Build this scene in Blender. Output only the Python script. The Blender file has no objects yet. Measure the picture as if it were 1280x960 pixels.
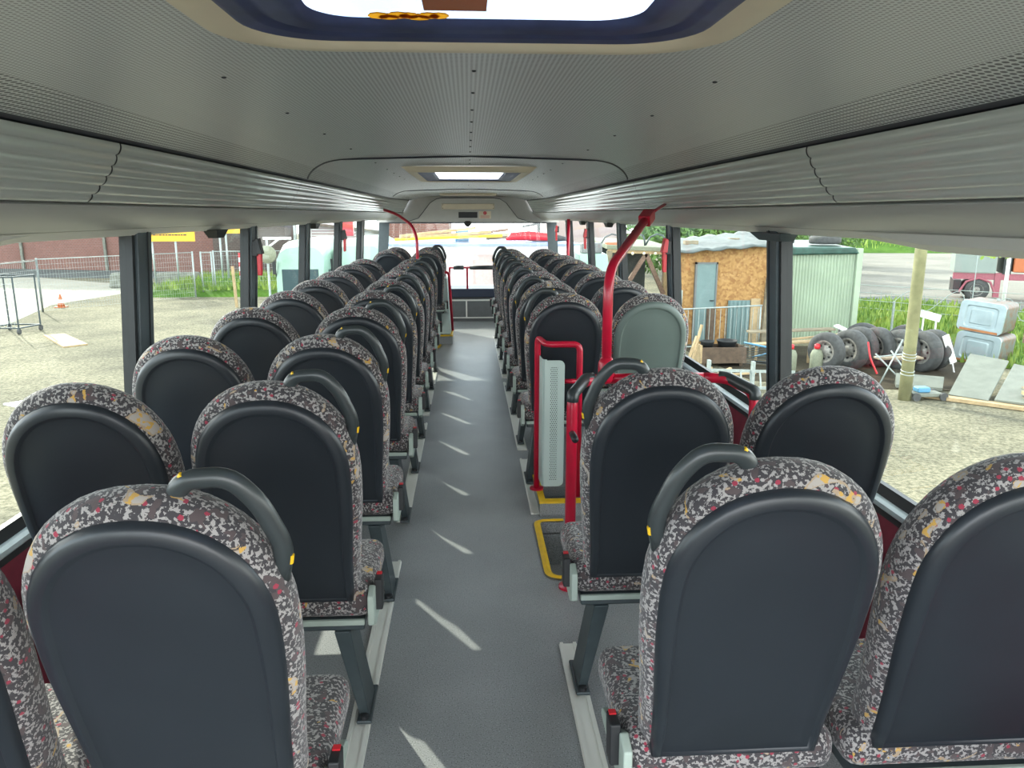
import bpy, bmesh, math, random
from mathutils import Vector, Matrix
random.seed(7)
S = bpy.context.scene
COL = S.collection
PI = math.pi

# ------------------------------------------------------------------ camera, sky, sun, exposure
cam_d = bpy.data.cameras.new('camera')
cam_d.sensor_width = 36.0
cam_d.lens = 36.0 * 961.0 / 1280.0
cam_d.clip_start = 0.02; cam_d.clip_end = 600
cam = bpy.data.objects.new('camera', cam_d); COL.objects.link(cam)
cam.location = (-0.015, 0.0, 1.45)
cam.rotation_euler = (math.radians(90 - 12.44), 0, math.radians(-3.257))
S.camera = cam

W = bpy.data.worlds.new('sky'); S.world = W; W.use_nodes = True
wn, wl = W.node_tree.nodes, W.node_tree.links
wn.clear()
wo = wn.new('ShaderNodeOutputWorld'); wb = wn.new('ShaderNodeBackground')
tc = wn.new('ShaderNodeTexCoord'); no = wn.new('ShaderNodeTexNoise'); rp = wn.new('ShaderNodeValToRGB')
no.inputs['Scale'].default_value = 3.0; no.inputs['Detail'].default_value = 6
rp.color_ramp.elements[0].position = 0.36; rp.color_ramp.elements[0].color = (0.62, 0.80, 1.0, 1)
rp.color_ramp.elements[1].position = 0.52; rp.color_ramp.elements[1].color = (1.0, 1.0, 1.0, 1)
wl.new(tc.outputs['Generated'], no.inputs['Vector']); wl.new(no.outputs['Fac'], rp.inputs['Fac'])
sx = wn.new('ShaderNodeSeparateXYZ'); wl.new(tc.outputs['Generated'], sx.inputs[0])
mr = wn.new('ShaderNodeMapRange'); mr.inputs[1].default_value = 0.05; mr.inputs[2].default_value = 0.75; mr.inputs[3].default_value = 1.0; mr.inputs[4].default_value = 0.30
wl.new(sx.outputs[2], mr.inputs[0])
vm = wn.new('ShaderNodeVectorMath'); vm.operation = 'SCALE'; wl.new(rp.outputs['Color'], vm.inputs[0]); wl.new(mr.outputs[0], vm.inputs['Scale'])
wl.new(vm.outputs[0], wb.inputs['Color']); wl.new(wb.outputs[0], wo.inputs[0])
wb.inputs['Strength'].default_value = 3.6

sun_d = bpy.data.lights.new('sun', 'SUN'); sun_d.energy = 3.2; sun_d.angle = math.radians(0.6)
sun_d.color = (1.0, 0.95, 0.84)
sun = bpy.data.objects.new('sun', sun_d); COL.objects.link(sun)
_az = math.radians(55); _el = math.radians(28.0)      # light comes from ahead and to the left
_d = Vector((math.cos(_el) * math.cos(_az), -math.cos(_el) * math.sin(_az), -math.sin(_el)))
sun.rotation_euler = _d.to_track_quat('-Z', 'Y').to_euler()

S.view_settings.view_transform = 'Standard'; S.view_settings.look = 'None'
S.view_settings.gamma = 1.0; S.view_settings.exposure = 1.35
S.view_settings.use_curve_mapping = False

# ------------------------------------------------------------------ materials
def nt(name):
    m = bpy.data.materials.new(name); m.use_nodes = True
    n, l = m.node_tree.nodes, m.node_tree.links
    b = n['Principled BSDF']
    return m, n, l, b
def mat(name, col, rough=0.5, metal=0.0, noise=0.0, nscale=20.0, bump=0.0, spec=0.5, col2=None):
    m, n, l, b = nt(name)
    b.inputs['Roughness'].default_value = rough; b.inputs['Metallic'].default_value = metal
    b.inputs['Specular IOR Level'].default_value = spec
    c2 = col2 or tuple(max(0, c * (1 - noise)) for c in col)
    t = n.new('ShaderNodeTexCoord'); x = n.new('ShaderNodeTexNoise'); x.inputs['Scale'].default_value = nscale
    x.inputs['Detail'].default_value = 5
    l.new(t.outputs['Object'], x.inputs['Vector'])
    r = n.new('ShaderNodeValToRGB'); r.color_ramp.elements[0].position = 0.35; r.color_ramp.elements[1].position = 0.65
    r.color_ramp.elements[0].color = (*c2, 1); r.color_ramp.elements[1].color = (*col, 1)
    l.new(x.outputs['Fac'], r.inputs['Fac']); l.new(r.outputs['Color'], b.inputs['Base Color'])
    if bump:
        bp = n.new('ShaderNodeBump'); bp.inputs['Strength'].default_value = bump; bp.inputs['Distance'].default_value = 0.01
        l.new(x.outputs['Fac'], bp.inputs['Height']); l.new(bp.outputs['Normal'], b.inputs['Normal'])
    return m
def math_n(n, l, op, a, b=None):
    x = n.new('ShaderNodeMath'); x.operation = op
    for i, v in enumerate((a, b)):
        if v is None: continue
        if isinstance(v, (int, float)): x.inputs[i].default_value = v
        else: l.new(v, x.inputs[i])
    return x.outputs[0]
def mix_n(n, l, fac, a, b):
    x = n.new('ShaderNodeMix'); x.data_type = 'RGBA'
    if isinstance(fac, (int, float)): x.inputs[0].default_value = fac
    else: l.new(fac, x.inputs[0])
    for i, v in ((6, a), (7, b)):
        if isinstance(v, tuple): x.inputs[i].default_value = (*v, 1)
        else: l.new(v, x.inputs[i])
    return x.outputs[2]

M = {}
def fabric_mat():
    m, n, l, b = nt('seat_moquette')
    b.inputs['Roughness'].default_value = 0.9; b.inputs['Specular IOR Level'].default_value = 0.2
    b.inputs['Sheen Weight'].default_value = 0.25
    t = n.new('ShaderNodeTexCoord'); oi = n.new('ShaderNodeObjectInfo')
    off = n.new('ShaderNodeVectorMath'); off.operation = 'SCALE'; off.inputs[0].default_value = (7, 5, 9)
    l.new(oi.outputs['Random'], off.inputs['Scale'])
    ad = n.new('ShaderNodeVectorMath'); ad.operation = 'ADD'
    l.new(t.outputs['Object'], ad.inputs[0]); l.new(off.outputs[0], ad.inputs[1])
    sn = n.new('ShaderNodeVectorMath'); sn.operation = 'SNAP'; sn.inputs[1].default_value = (0.0012,) * 3
    l.new(ad.outputs[0], sn.inputs[0]); P = sn.outputs[0]
    def noise(sc, det, v=P, dist=0.0):
        x = n.new('ShaderNodeTexNoise'); x.inputs['Scale'].default_value = sc; x.inputs['Detail'].default_value = det
        x.inputs['Distortion'].default_value = dist; l.new(v, x.inputs['Vector']); return x.outputs['Fac']
    def step(v, th): return math_n(n, l, 'GREATER_THAN', v, th)
    c = mix_n(n, l, step(noise(150, 4), 0.53), (0.046, 0.043, 0.047), (0.30, 0.285, 0.275))
    c = mix_n(n, l, step(noise(45, 2, ad.outputs[0]), 0.60), c, (0.075, 0.058, 0.060))
    vo = n.new('ShaderNodeTexVoronoi'); vo.inputs['Scale'].default_value = 62; l.new(P, vo.inputs['Vector'])
    dot = math_n(n, l, 'LESS_THAN', vo.outputs['Distance'], 0.27)
    sp = n.new('ShaderNodeSeparateColor'); l.new(vo.outputs['Color'], sp.inputs[0])
    dot = math_n(n, l, 'MULTIPLY', dot, step(sp.outputs[0], 0.70))
    c = mix_n(n, l, dot, c, (0.27, 0.035, 0.06))
    nb = noise(15, 1.5, P, 1.5)
    c = mix_n(n, l, step(nb, 0.66), c, (0.33, 0.25, 0.17))
    c = mix_n(n, l, step(nb, 0.69), c, (0.34, 0.31, 0.28))
    c = mix_n(n, l, math_n(n, l, 'MULTIPLY', step(nb, 0.65), step(noise(60, 2), 0.58)), c, (0.48, 0.29, 0.07))
    l.new(c, b.inputs['Base Color'])
    bp = n.new('ShaderNodeBump'); bp.inputs['Strength'].default_value = 0.25; bp.inputs['Distance'].default_value = 0.002
    l.new(noise(300, 2, ad.outputs[0]), bp.inputs['Height']); l.new(bp.outputs['Normal'], b.inputs['Normal'])
    return m
M['fabric'] = fabric_mat()
M['shell'] = mat('seat_shell_plastic', (0.017, 0.022, 0.028), 0.36, noise=0.12, nscale=6, spec=0.5)
M['shell_pale'] = mat('pale_shell_plastic', (0.125, 0.165, 0.150), 0.45, noise=0.10, nscale=5)
M['black'] = mat('black_plastic', (0.014, 0.016, 0.018), 0.5, noise=0.1)
M['handle'] = mat('handle_plastic', (0.032, 0.040, 0.042), 0.33, noise=0.1)
M['trimgrey'] = mat('grey_green_plastic', (0.36, 0.43, 0.38), 0.5, noise=0.12)
M['legmetal'] = mat('dark_leg_metal', (0.045, 0.062, 0.068), 0.38, noise=0.2)
M['alu'] = mat('aluminium_rail', (0.78, 0.79, 0.73), 0.4, 0.1, noise=0.1, nscale=3)
M['redpaint'] = mat('red_paint', (0.50, 0.008, 0.035), 0.28, noise=0.12)
M['redbright'] = mat('red_plastic', (0.55, 0.02, 0.03), 0.35, noise=0.1)
M['yellow'] = mat('yellow_edge', (0.80, 0.50, 0.015), 0.5, noise=0.15)
M['pillar'] = mat('pillar_grey', (0.055, 0.075, 0.085), 0.42, noise=0.1)
M['rubber'] = mat('black_rubber', (0.010, 0.013, 0.015), 0.5)
M['wallred'] = mat('dark_red_wall', (0.17, 0.012, 0.03), 0.6, noise=0.2)
M['sill'] = mat('sill_aluminium', (0.52, 0.62, 0.66), 0.3, 0.4, noise=0.1)
M['cove'] = mat('cove_plastic', (0.47, 0.485, 0.47), 0.38, noise=0.05, nscale=3)
M['coveL'] = mat('cove_plastic_light', (0.68, 0.69, 0.64), 0.45, noise=0.05, nscale=3)
M['cream'] = mat('cream_plastic', (0.74, 0.66, 0.50), 0.5, noise=0.08, nscale=8)
M['bulk'] = mat('bulkhead_plastic', (0.50, 0.50, 0.47), 0.5, noise=0.05)
M['darkstrip'] = mat('dark_strip', (0.035, 0.04, 0.055), 0.5)
M['panelgrey'] = mat('front_panel_grey', (0.14, 0.15, 0.15), 0.6, noise=0.1)
M['bluedark'] = mat('dark_blue_cover', (0.02, 0.03, 0.055), 0.5)
M['blueseal'] = mat('blue_rubber_seal', (0.06, 0.08, 0.20), 0.45, noise=0.4, nscale=14)

def lens_mat():
    m, n, l, b = nt('light_diffuser_plastic')
    b.inputs['Base Color'].default_value = (0.40, 0.44, 0.41, 1); b.inputs['Roughness'].default_value = 0.10
    b.inputs['Specular IOR Level'].default_value = 1.0
    t = n.new('ShaderNodeTexCoord'); x = n.new('ShaderNodeTexNoise'); x.inputs['Scale'].default_value = 2.5
    mp = n.new('ShaderNodeMapping'); mp.inputs['Scale'].default_value = (3, 0.8, 3)
    l.new(t.outputs['Object'], mp.inputs['Vector']); l.new(mp.outputs[0], x.inputs['Vector'])
    r = n.new('ShaderNodeValToRGB'); r.color_ramp.elements[0].color = (0.52, 0.57, 0.55, 1); r.color_ramp.elements[1].color = (0.60, 0.65, 0.63, 1)
    l.new(x.outputs['Fac'], r.inputs['Fac']); l.new(r.outputs['Color'], b.inputs['Base Color'])
    return m
M['lens'] = lens_mat()

def perf_mat():
    m, n, l, b = nt('perforated_ceiling')
    b.inputs['Roughness'].default_value = 0.38; b.inputs['Specular IOR Level'].default_value = 0.5
    t = n.new('ShaderNodeTexCoord'); s = n.new('ShaderNodeSeparateXYZ'); l.new(t.outputs['Object'], s.inputs[0])
    ax = math_n(n, l, 'ABSOLUTE', s.outputs[0])
    edge = math_n(n, l, 'GREATER_THAN', ax, 0.74)
    def holes(p, rad):
        fx = math_n(n, l, 'SUBTRACT', math_n(n, l, 'FRACT', math_n(n, l, 'DIVIDE', s.outputs[0], p)), 0.5)
        fy = math_n(n, l, 'SUBTRACT', math_n(n, l, 'FRACT', math_n(n, l, 'DIVIDE', s.outputs[1], p)), 0.5)
        q = math_n(n, l, 'ADD', math_n(n, l, 'MULTIPLY', fx, fx), math_n(n, l, 'MULTIPLY', fy, fy))
        return math_n(n, l, 'LESS_THAN', q, rad * rad)
    h1 = holes(0.0085, 0.30); h2 = holes(0.0150, 0.35)
    c1 = mix_n(n, l, h1, (0.57, 0.60, 0.615), (0.22, 0.23, 0.245))
    c2 = mix_n(n, l, h2, (0.57, 0.60, 0.615), (0.035, 0.042, 0.06))
    l.new(mix_n(n, l, edge, c1, c2), b.inputs['Base Color'])
    return m
M['perf'] = perf_mat()
M['plainceil'] = mat('plain_ceiling', (0.50, 0.50, 0.475), 0.4, noise=0.04, nscale=2)

def floor_mat():
    m, n, l, b = nt('speckled_vinyl_floor')
    b.inputs['Roughness'].default_value = 0.42
    t = n.new('ShaderNodeTexCoord')
    x = n.new('ShaderNodeTexNoise'); x.inputs['Scale'].default_value = 2.2; x.inputs['Detail'].default_value = 6
    l.new(t.outputs['Object'], x.inputs['Vector'])
    f = n.new('ShaderNodeTexNoise'); f.inputs['Scale'].default_value = 260; f.inputs['Detail'].default_value = 1
    l.new(t.outputs['Object'], f.inputs['Vector'])
    r = n.new('ShaderNodeValToRGB'); r.color_ramp.elements[0].position = 0.3; r.color_ramp.elements[1].position = 0.7
    r.color_ramp.elements[0].color = (0.225, 0.24, 0.243, 1); r.color_ramp.elements[1].color = (0.30, 0.315, 0.318, 1)
    l.new(x.outputs['Fac'], r.inputs['Fac'])
    c = mix_n(n, l, math_n(n, l, 'GREATER_THAN', f.outputs['Fac'], 0.67), r.outputs['Color'], (0.42, 0.45, 0.45))
    c = mix_n(n, l, math_n(n, l, 'LESS_THAN', f.outputs['Fac'], 0.36), c, (0.09, 0.10, 0.105))
    l.new(c, b.inputs['Base Color'])
    return m
M['floor'] = floor_mat()

def glass_mat(name, tint=(0.93, 0.96, 0.94), refl=0.09):
    m = bpy.data.materials.new(name); m.use_nodes = True; n, l = m.node_tree.nodes, m.node_tree.links; n.clear()
    o = n.new('ShaderNodeOutputMaterial'); mx = n.new('ShaderNodeMixShader')
    tr = n.new('ShaderNodeBsdfTransparent'); tr.inputs[0].default_value = (*tint, 1)
    g = n.new('ShaderNodeBsdfGlossy'); g.inputs['Roughness'].default_value = 0.02
    lw = n.new('ShaderNodeFresnel'); lw.inputs[0].default_value = 1.35
    sc = math_n(n, l, 'MINIMUM', math_n(n, l, 'MULTIPLY', lw.outputs[0], 0.6), refl)
    l.new(sc, mx.inputs[0]); l.new(tr.outputs[0], mx.inputs[1]); l.new(g.outputs[0], mx.inputs[2]); l.new(mx.outputs[0], o.inputs[0])
    return m
M['glass'] = glass_mat('window_glass', refl=0.05)
M['hatchglass'] = glass_mat('hatch_glass', (0.48, 0.53, 0.60))
def milky_mat(name='hatch_glass_reflection', c=(0.85, 0.9, 0.95), f=0.6):
    m = bpy.data.materials.new(name); m.use_nodes = True; n, l = m.node_tree.nodes, m.node_tree.links; n.clear()
    o = n.new('ShaderNodeOutputMaterial'); mx = n.new('ShaderNodeMixShader'); mx.inputs[0].default_value = f
    a = n.new('ShaderNodeBsdfTransparent'); b = n.new('ShaderNodeBsdfTranslucent'); b.inputs[0].default_value = (*c, 1)
    l.new(a.outputs[0], mx.inputs[1]); l.new(b.outputs[0], mx.inputs[2]); l.new(mx.outputs[0], o.inputs[0]); return m
M['hatch_reflection'] = milky_mat()  # translucent white imitates the bright reflection on the far hatch's glass
M['yellowfilm'] = milky_mat('yellow_film', (0.9, 0.55, 0.08), 0.95)
M['darkglass'] = mat('dark_vehicle_glass', (0.04, 0.07, 0.08), 0.08)

def ground_mat(name, ca, cb, cc, sc=1.0):
    m, n, l, b = nt(name); b.inputs['Roughness'].default_value = 0.95; b.inputs['Specular IOR Level'].default_value = 0.1
    t = n.new('ShaderNodeTexCoord')
    a = n.new('ShaderNodeTexNoise'); a.inputs['Scale'].default_value = 0.28 * sc; a.inputs['Detail'].default_value = 8; a.inputs['Roughness'].default_value = 0.65
    f = n.new('ShaderNodeTexNoise'); f.inputs['Scale'].default_value = 14 * sc; f.inputs['Detail'].default_value = 4; f.inputs['Roughness'].default_value = 0.7
    for q in (a, f): l.new(t.outputs['Object'], q.inputs['Vector'])
    r = n.new('ShaderNodeValToRGB'); r.color_ramp.elements[0].position = 0.38; r.color_ramp.elements[1].position = 0.62
    r.color_ramp.elements[0].color = (*ca, 1); r.color_ramp.elements[1].color = (*cb, 1)
    l.new(a.outputs['Fac'], r.inputs['Fac'])
    r2 = n.new('ShaderNodeValToRGB'); r2.color_ramp.elements[0].position = 0.40; r2.color_ramp.elements[1].position = 0.60
    l.new(f.outputs['Fac'], r2.inputs['Fac'])
    r2.color_ramp.elements[0].color = (*cc, 1); r2.color_ramp.elements[1].color = (1, 1, 1, 1)
    x = n.new('ShaderNodeMix'); x.data_type = 'RGBA'; x.blend_type = 'MULTIPLY'; x.inputs[0].default_value = 0.85
    l.new(r.outputs['Color'], x.inputs[6]); l.new(r2.outputs['Color'], x.inputs[7])
    l.new(x.outputs[2], b.inputs['Base Color'])
    return m
M['gravel'] = ground_mat('gravel', (0.16, 0.152, 0.112), (0.29, 0.268, 0.19), (0.38, 0.40, 0.38))
M['soil'] = ground_mat('soil', (0.05, 0.042, 0.03), (0.10, 0.085, 0.06), (0.45, 0.45, 0.45), 3)
M['road'] = ground_mat('road', (0.20, 0.195, 0.17), (0.26, 0.25, 0.22), (0.85, 0.85, 0.85))
M['roadpale'] = ground_mat('pale_road', (0.33, 0.32, 0.27), (0.40, 0.39, 0.33), (0.85, 0.85, 0.85))
M['asphalt'] = ground_mat('asphalt', (0.10, 0.115, 0.115), (0.13, 0.14, 0.14), (0.8, 0.8, 0.8))
M['grass'] = ground_mat('grass', (0.045, 0.11, 0.015), (0.10, 0.19, 0.03), (0.5, 0.6, 0.5), 2)
M['blade'] = mat('grass_blades', (0.24, 0.33, 0.05), 0.7, col2=(0.07, 0.15, 0.02), nscale=1.5)
M['leaf'] = mat('leaves', (0.12, 0.22, 0.04), 0.7, col2=(0.045, 0.11, 0.02), nscale=2)
M['boxpaint'] = mat('grey_box_paint', (0.22, 0.26, 0.24), 0.6, noise=0.08, nscale=2)
M['leafy'] = mat('yellow_leaves', (0.32, 0.42, 0.06), 0.6, col2=(0.20, 0.32, 0.04), nscale=6)
def brick_mat(name, c1, c2, mo):
    m, n, l, b = nt(name); b.inputs['Roughness'].default_value = 0.9
    t = n.new('ShaderNodeTexCoord'); mp = n.new('ShaderNodeMapping'); mp.inputs['Rotation'].default_value = (math.radians(90), 0, 0)
    br = n.new('ShaderNodeTexBrick'); br.inputs['Scale'].default_value = 2.2; br.inputs['Mortar Size'].default_value = 0.03
    br.inputs['Color1'].default_value = (*c1, 1); br.inputs['Color2'].default_value = (*c2, 1); br.inputs['Mortar'].default_value = (*mo, 1)
    l.new(t.outputs['Object'], mp.inputs[0]); l.new(mp.outputs[0], br.inputs['Vector'])
    x = n.new('ShaderNodeTexNoise'); x.inputs['Scale'].default_value = 0.5; x.inputs['Detail'].default_value = 6; l.new(t.outputs['Object'], x.inputs['Vector'])
    l.new(mix_n(n, l, math_n(n, l, 'MULTIPLY', x.outputs['Fac'], 0.7), br.outputs['Color'], tuple(c * 0.45 for c in c1)), b.inputs['Base Color'])
    return m
M['brick'] = brick_mat('red_brick', (0.22, 0.095, 0.075), (0.17, 0.075, 0.06), (0.20, 0.155, 0.135))
M['brick_shade'] = brick_mat('shaded_brick', (0.10, 0.075, 0.065), (0.07, 0.055, 0.05), (0.13, 0.11, 0.10))  # brick with the distant building's shadow put into its colour
def osb_mat():
    m, n, l, b = nt('chipboard'); b.inputs['Roughness'].default_value = 0.8
    t = n.new('ShaderNodeTexCoord'); v = n.new('ShaderNodeTexVoronoi'); v.inputs['Scale'].default_value = 16
    l.new(t.outputs['Object'], v.inputs['Vector']); s = n.new('ShaderNodeSeparateColor'); l.new(v.outputs['Color'], s.inputs[0])
    r = n.new('ShaderNodeValToRGB'); r.color_ramp.elements[0].color = (0.24, 0.115, 0.035, 1); r.color_ramp.elements[1].color = (0.40, 0.235, 0.085, 1)
    l.new(s.outputs[0], r.inputs['Fac'])
    l.new(r.outputs['Color'], b.inputs['Base Color']); return m
M['osb'] = osb_mat()
M['white'] = mat('white_wall', (0.75, 0.76, 0.76), 0.6, noise=0.03)
M['pinkwall'] = mat('pinkish_siding', (0.45, 0.36, 0.35), 0.8, noise=0.1)
M['tarp'] = mat('pale_tarp', (0.13, 0.155, 0.15), 0.6, noise=0.45, nscale=1.8, bump=0.4)
M['greentarp'] = mat('dark_green_tarp', (0.03, 0.09, 0.07), 0.45, noise=0.4, nscale=6, bump=0.5)
M['mint'] = mat('mint_paint', (0.26, 0.40, 0.33), 0.35, noise=0.06, nscale=2)
M['contain'] = mat('pale_green_sheet', (0.33, 0.41, 0.30), 0.6, noise=0.12, nscale=1.5)
M['tealdoor'] = mat('teal_grey_door', (0.14, 0.22, 0.22), 0.5, noise=0.15, nscale=3)
M['galv'] = mat('galvanised_steel', (0.34, 0.39, 0.38), 0.4, 0.3, noise=0.2)
M['wood'] = mat('weathered_wood', (0.26, 0.22, 0.15), 0.85, noise=0.35, nscale=7)
M['polewood'] = mat('greenish_timber', (0.21, 0.205, 0.10), 0.85, noise=0.3, nscale=4)
M['freshwood'] = mat('fresh_timber', (0.42, 0.31, 0.17), 0.8, noise=0.25, nscale=9)
M['darkwood'] = mat('dark_board', (0.11, 0.075, 0.05), 0.8, noise=0.35, nscale=9)
M['brace'] = mat('brown_beam', (0.24, 0.16, 0.12), 0.8, noise=0.3)
M['tyre'] = mat('tyre_rubber', (0.065, 0.068, 0.068), 0.75, noise=0.35, nscale=12)
M['rim'] = mat('dusty_rim', (0.32, 0.31, 0.28), 0.5, 0.3, noise=0.45, nscale=14)
M['concrete'] = mat('concrete', (0.19, 0.20, 0.17), 0.9, noise=0.35, nscale=5)
M['pinkpaint'] = mat('faded_red_chassis', (0.32, 0.09, 0.12), 0.5, noise=0.25)
M['orange'] = mat('orange_paint', (0.42, 0.12, 0.04), 0.5, noise=0.1)
M['tankwhite'] = mat('tank_pressed_steel', (0.33, 0.41, 0.43), 0.35, 0.2, noise=0.12, nscale=5)
M['tankside'] = mat('tank_rusty_side', (0.12, 0.15, 0.14), 0.5, 0.2, nscale=7, col2=(0.16, 0.07, 0.035))
M['rust'] = mat('rust', (0.36, 0.15, 0.06), 0.85, noise=0.3, nscale=10)
M['slab'] = mat('grey_board', (0.17, 0.185, 0.155), 0.7, noise=0.2, nscale=4)
M['sign'] = mat('yellow_sign', (0.65, 0.36, 0.02), 0.5)
M['bluepaint'] = mat('blue_paint', (0.09, 0.26, 0.42), 0.4, noise=0.1)
M['lightgrey'] = mat('light_grey_panel', (0.44, 0.53, 0.50), 0.4, noise=0.04, nscale=3)
M['beigebag'] = mat('pale_olive_drum', (0.22, 0.24, 0.17), 0.8, noise=0.2)
M['bulb'] = mat('cream_globe', (0.85, 0.80, 0.60), 0.3)
M['skyblue'] = mat('blue_stripe', (0.22, 0.28, 0.45), 0.5)

def perfpanel_mat():
    m, n, l, b = nt('perforated_grey_panel'); b.inputs['Roughness'].default_value = 0.42
    t = n.new('ShaderNodeTexCoord'); s = n.new('ShaderNodeSeparateXYZ'); l.new(t.outputs['Object'], s.inputs[0])
    p = 0.0095
    fz = math_n(n, l, 'DIVIDE', s.outputs[2], p)
    row = math_n(n, l, 'MODULO', math_n(n, l, 'FLOOR', fz), 2.0)
    fx = math_n(n, l, 'ADD', math_n(n, l, 'DIVIDE', s.outputs[0], p), math_n(n, l, 'MULTIPLY', row, 0.5))
    u = math_n(n, l, 'SUBTRACT', math_n(n, l, 'FRACT', fx), 0.5); v = math_n(n, l, 'SUBTRACT', math_n(n, l, 'FRACT', fz), 0.5)
    h = math_n(n, l, 'LESS_THAN', math_n(n, l, 'ADD', math_n(n, l, 'MULTIPLY', u, u), math_n(n, l, 'MULTIPLY', v, v)), 0.075)
    inx = math_n(n, l, 'LESS_THAN', math_n(n, l, 'ABSOLUTE', math_n(n, l, 'SUBTRACT', s.outputs[0], 0.390)), 0.018)
    inz = math_n(n, l, 'LESS_THAN', math_n(n, l, 'ABSOLUTE', math_n(n, l, 'SUBTRACT', s.outputs[2], 0.455)), 0.285)
    f = math_n(n, l, 'MULTIPLY', h, math_n(n, l, 'MULTIPLY', inx, inz))
    l.new(mix_n(n, l, f, (0.44, 0.53, 0.49), (0.03, 0.035, 0.04)), b.inputs['Base Color']); return m
M['perfpanel'] = perfpanel_mat()

# ------------------------------------------------------------------ mesh helpers
class MB:
    def __init__(s): s.v = []; s.f = []
    def add(s, vs, fs):
        k = len(s.v); s.v += [tuple(v) for v in vs]; s.f += [tuple(i + k for i in f) for f in fs]; return s
    def box(s, x0, x1, y0, y1, z0, z1):
        return s.add([(x0,y0,z0),(x1,y0,z0),(x1,y1,z0),(x0,y1,z0),(x0,y0,z1),(x1,y0,z1),(x1,y1,z1),(x0,y1,z1)],
                     [(0,3,2,1),(4,5,6,7),(0,1,5,4),(1,2,6,5),(2,3,7,6),(3,0,4,7)])
    def hexa(s, b, t):     # four bottom points, four top points
        return s.add(list(b) + list(t), [(0,3,2,1),(4,5,6,7),(0,1,5,4),(1,2,6,5),(2,3,7,6),(3,0,4,7)])
    def bar(s, a, b, w, h=None, up=(0,0,1)):     # rectangular bar between two points
        h = h or w; a = Vector(a); b = Vector(b); d = (b - a).normalized(); u = Vector(up)
        if abs(d.dot(u)) > 0.98: u = Vector((0, 1, 0))
        r = d.cross(u).normalized() * w / 2; q = r.cross(d).normalized() * h / 2
        return s.hexa([a - r - q, a + r - q, a + r + q, a - r + q], [b - r - q, b + r - q, b + r + q, b - r + q])
    def tube(s, pts, r, n=10, closed=False, flat=1.0):
        pts = [Vector(p) for p in pts]; m = len(pts); rings = []
        rr = r if isinstance(r, (list, tuple)) else [r] * m
        prev = None
        for i, p in enumerate(pts):
            if closed: d = (pts[(i + 1) % m] - pts[i - 1]).normalized()
            else: d = ((pts[i + 1] if i < m - 1 else p) - (pts[i - 1] if i else p)).normalized()
            if prev is None:
                up = Vector((0, 0, 1)) if abs(d.z) < 0.9 else Vector((0, 1, 0))
                a = d.cross(up).normalized()
            else: a = (prev - d * prev.dot(d)).normalized()
            prev = a; b = d.cross(a).normalized()
            rings.append([p + (a * math.cos(2*PI*k/n) + b * math.sin(2*PI*k/n) * flat) * rr[i] for k in range(n)])
        vs = [v for g in rings for v in g]; fs = []
        for i in range(m if closed else m - 1):
            j = (i + 1) % m
            for k in range(n): fs.append((i*n+k, i*n+(k+1)%n, j*n+(k+1)%n, j*n+k))
        if not closed: fs += [tuple(range(n))[::-1], tuple((m-1)*n + k for k in range(n))]
        return s.add(vs, fs)
    def loft(s, rings, cap=True, closed=True):
        n = len(rings[0]); vs = [v for g in rings for v in g]; fs = []
        for i in range(len(rings) - 1):
            for k in range(n if closed else n - 1):
                q = (k + 1) % n; fs.append((i*n+k, i*n+q, (i+1)*n+q, (i+1)*n+k))
        if cap: fs += [tuple(range(n))[::-1], tuple((len(rings)-1)*n + k for k in range(n))]
        return s.add(vs, fs)
    def lathe(s, prof, c, axis='z', n=24, cap=True):      # prof: (radius, height)
        rings = []
        for r, h in prof:
            g = []
            for k in range(n):
                a = 2*PI*k/n; u, v = r*math.cos(a), r*math.sin(a)
                p = {'z': (u, v, h), 'x': (h, u, v), 'y': (v, h, u)}[axis]
                g.append(Vector(c) + Vector(p))
            rings.append(g)
        return s.loft(rings, cap=cap)
    def xf(s, mtx):
        s.v = [tuple(mtx @ Vector(v)) for v in s.v]; return s
    def build(s, name, m, parent=None, smooth=False, bevel=0.0, bseg=2):
        me = bpy.data.meshes.new(name); me.from_pydata(s.v, [], s.f)
        bm = bmesh.new(); bm.from_mesh(me); bmesh.ops.recalc_face_normals(bm, faces=bm.faces); bm.to_mesh(me); bm.free()
        me.materials.append(M[m] if isinstance(m, str) else m)
        if smooth:
            for p in me.polygons: p.use_smooth = True
        o = bpy.data.objects.new(name, me); COL.objects.link(o); o.parent = parent
        if bevel:
            b = o.modifiers.new('bevel', 'BEVEL'); b.width = bevel; b.segments = bseg; b.limit_method = 'ANGLE'
            for p in me.polygons: p.use_smooth = True
            b.harden_normals = True
        return o
def fillet(pts, rad, n=5):
    pts = [Vector(p) for p in pts]; out = [pts[0]]
    for i in range(1, len(pts) - 1):
        a, b, c = pts[i-1], pts[i], pts[i+1]
        r1 = min(rad, (a-b).length*0.49, (c-b).length*0.49); p = b + (a-b).normalized()*r1; q = b + (c-b).normalized()*r1
        for k in range(n + 1):
            t = k / n; out.append(p*(1-t)**2 + b*2*t*(1-t) + q*t*t)
    out.append(pts[-1]); return out
def tag(o, label, cat, group=None, kind=None):
    if label: o['label'] = label
    if cat: o['category'] = cat
    if group: o['group'] = group
    if kind: o['kind'] = kind
    return o
def thing(name, label, cat, loc=(0,0,0), group=None):
    o = bpy.data.objects.new(name, None); COL.objects.link(o); o.location = loc
    return tag(o, label, cat, group)
def local(o, ch):      # children given in world coordinates keep their place under an empty
    ch.location = ch.location - Vector(o.location); return ch
def struct(o): o['kind'] = 'structure'; return o
def copy_tree(o, parent=None):
    c = o.copy(); COL.objects.link(c); c.parent = parent
    for ch in list(o.children): copy_tree(ch, c)
    return c
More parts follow.
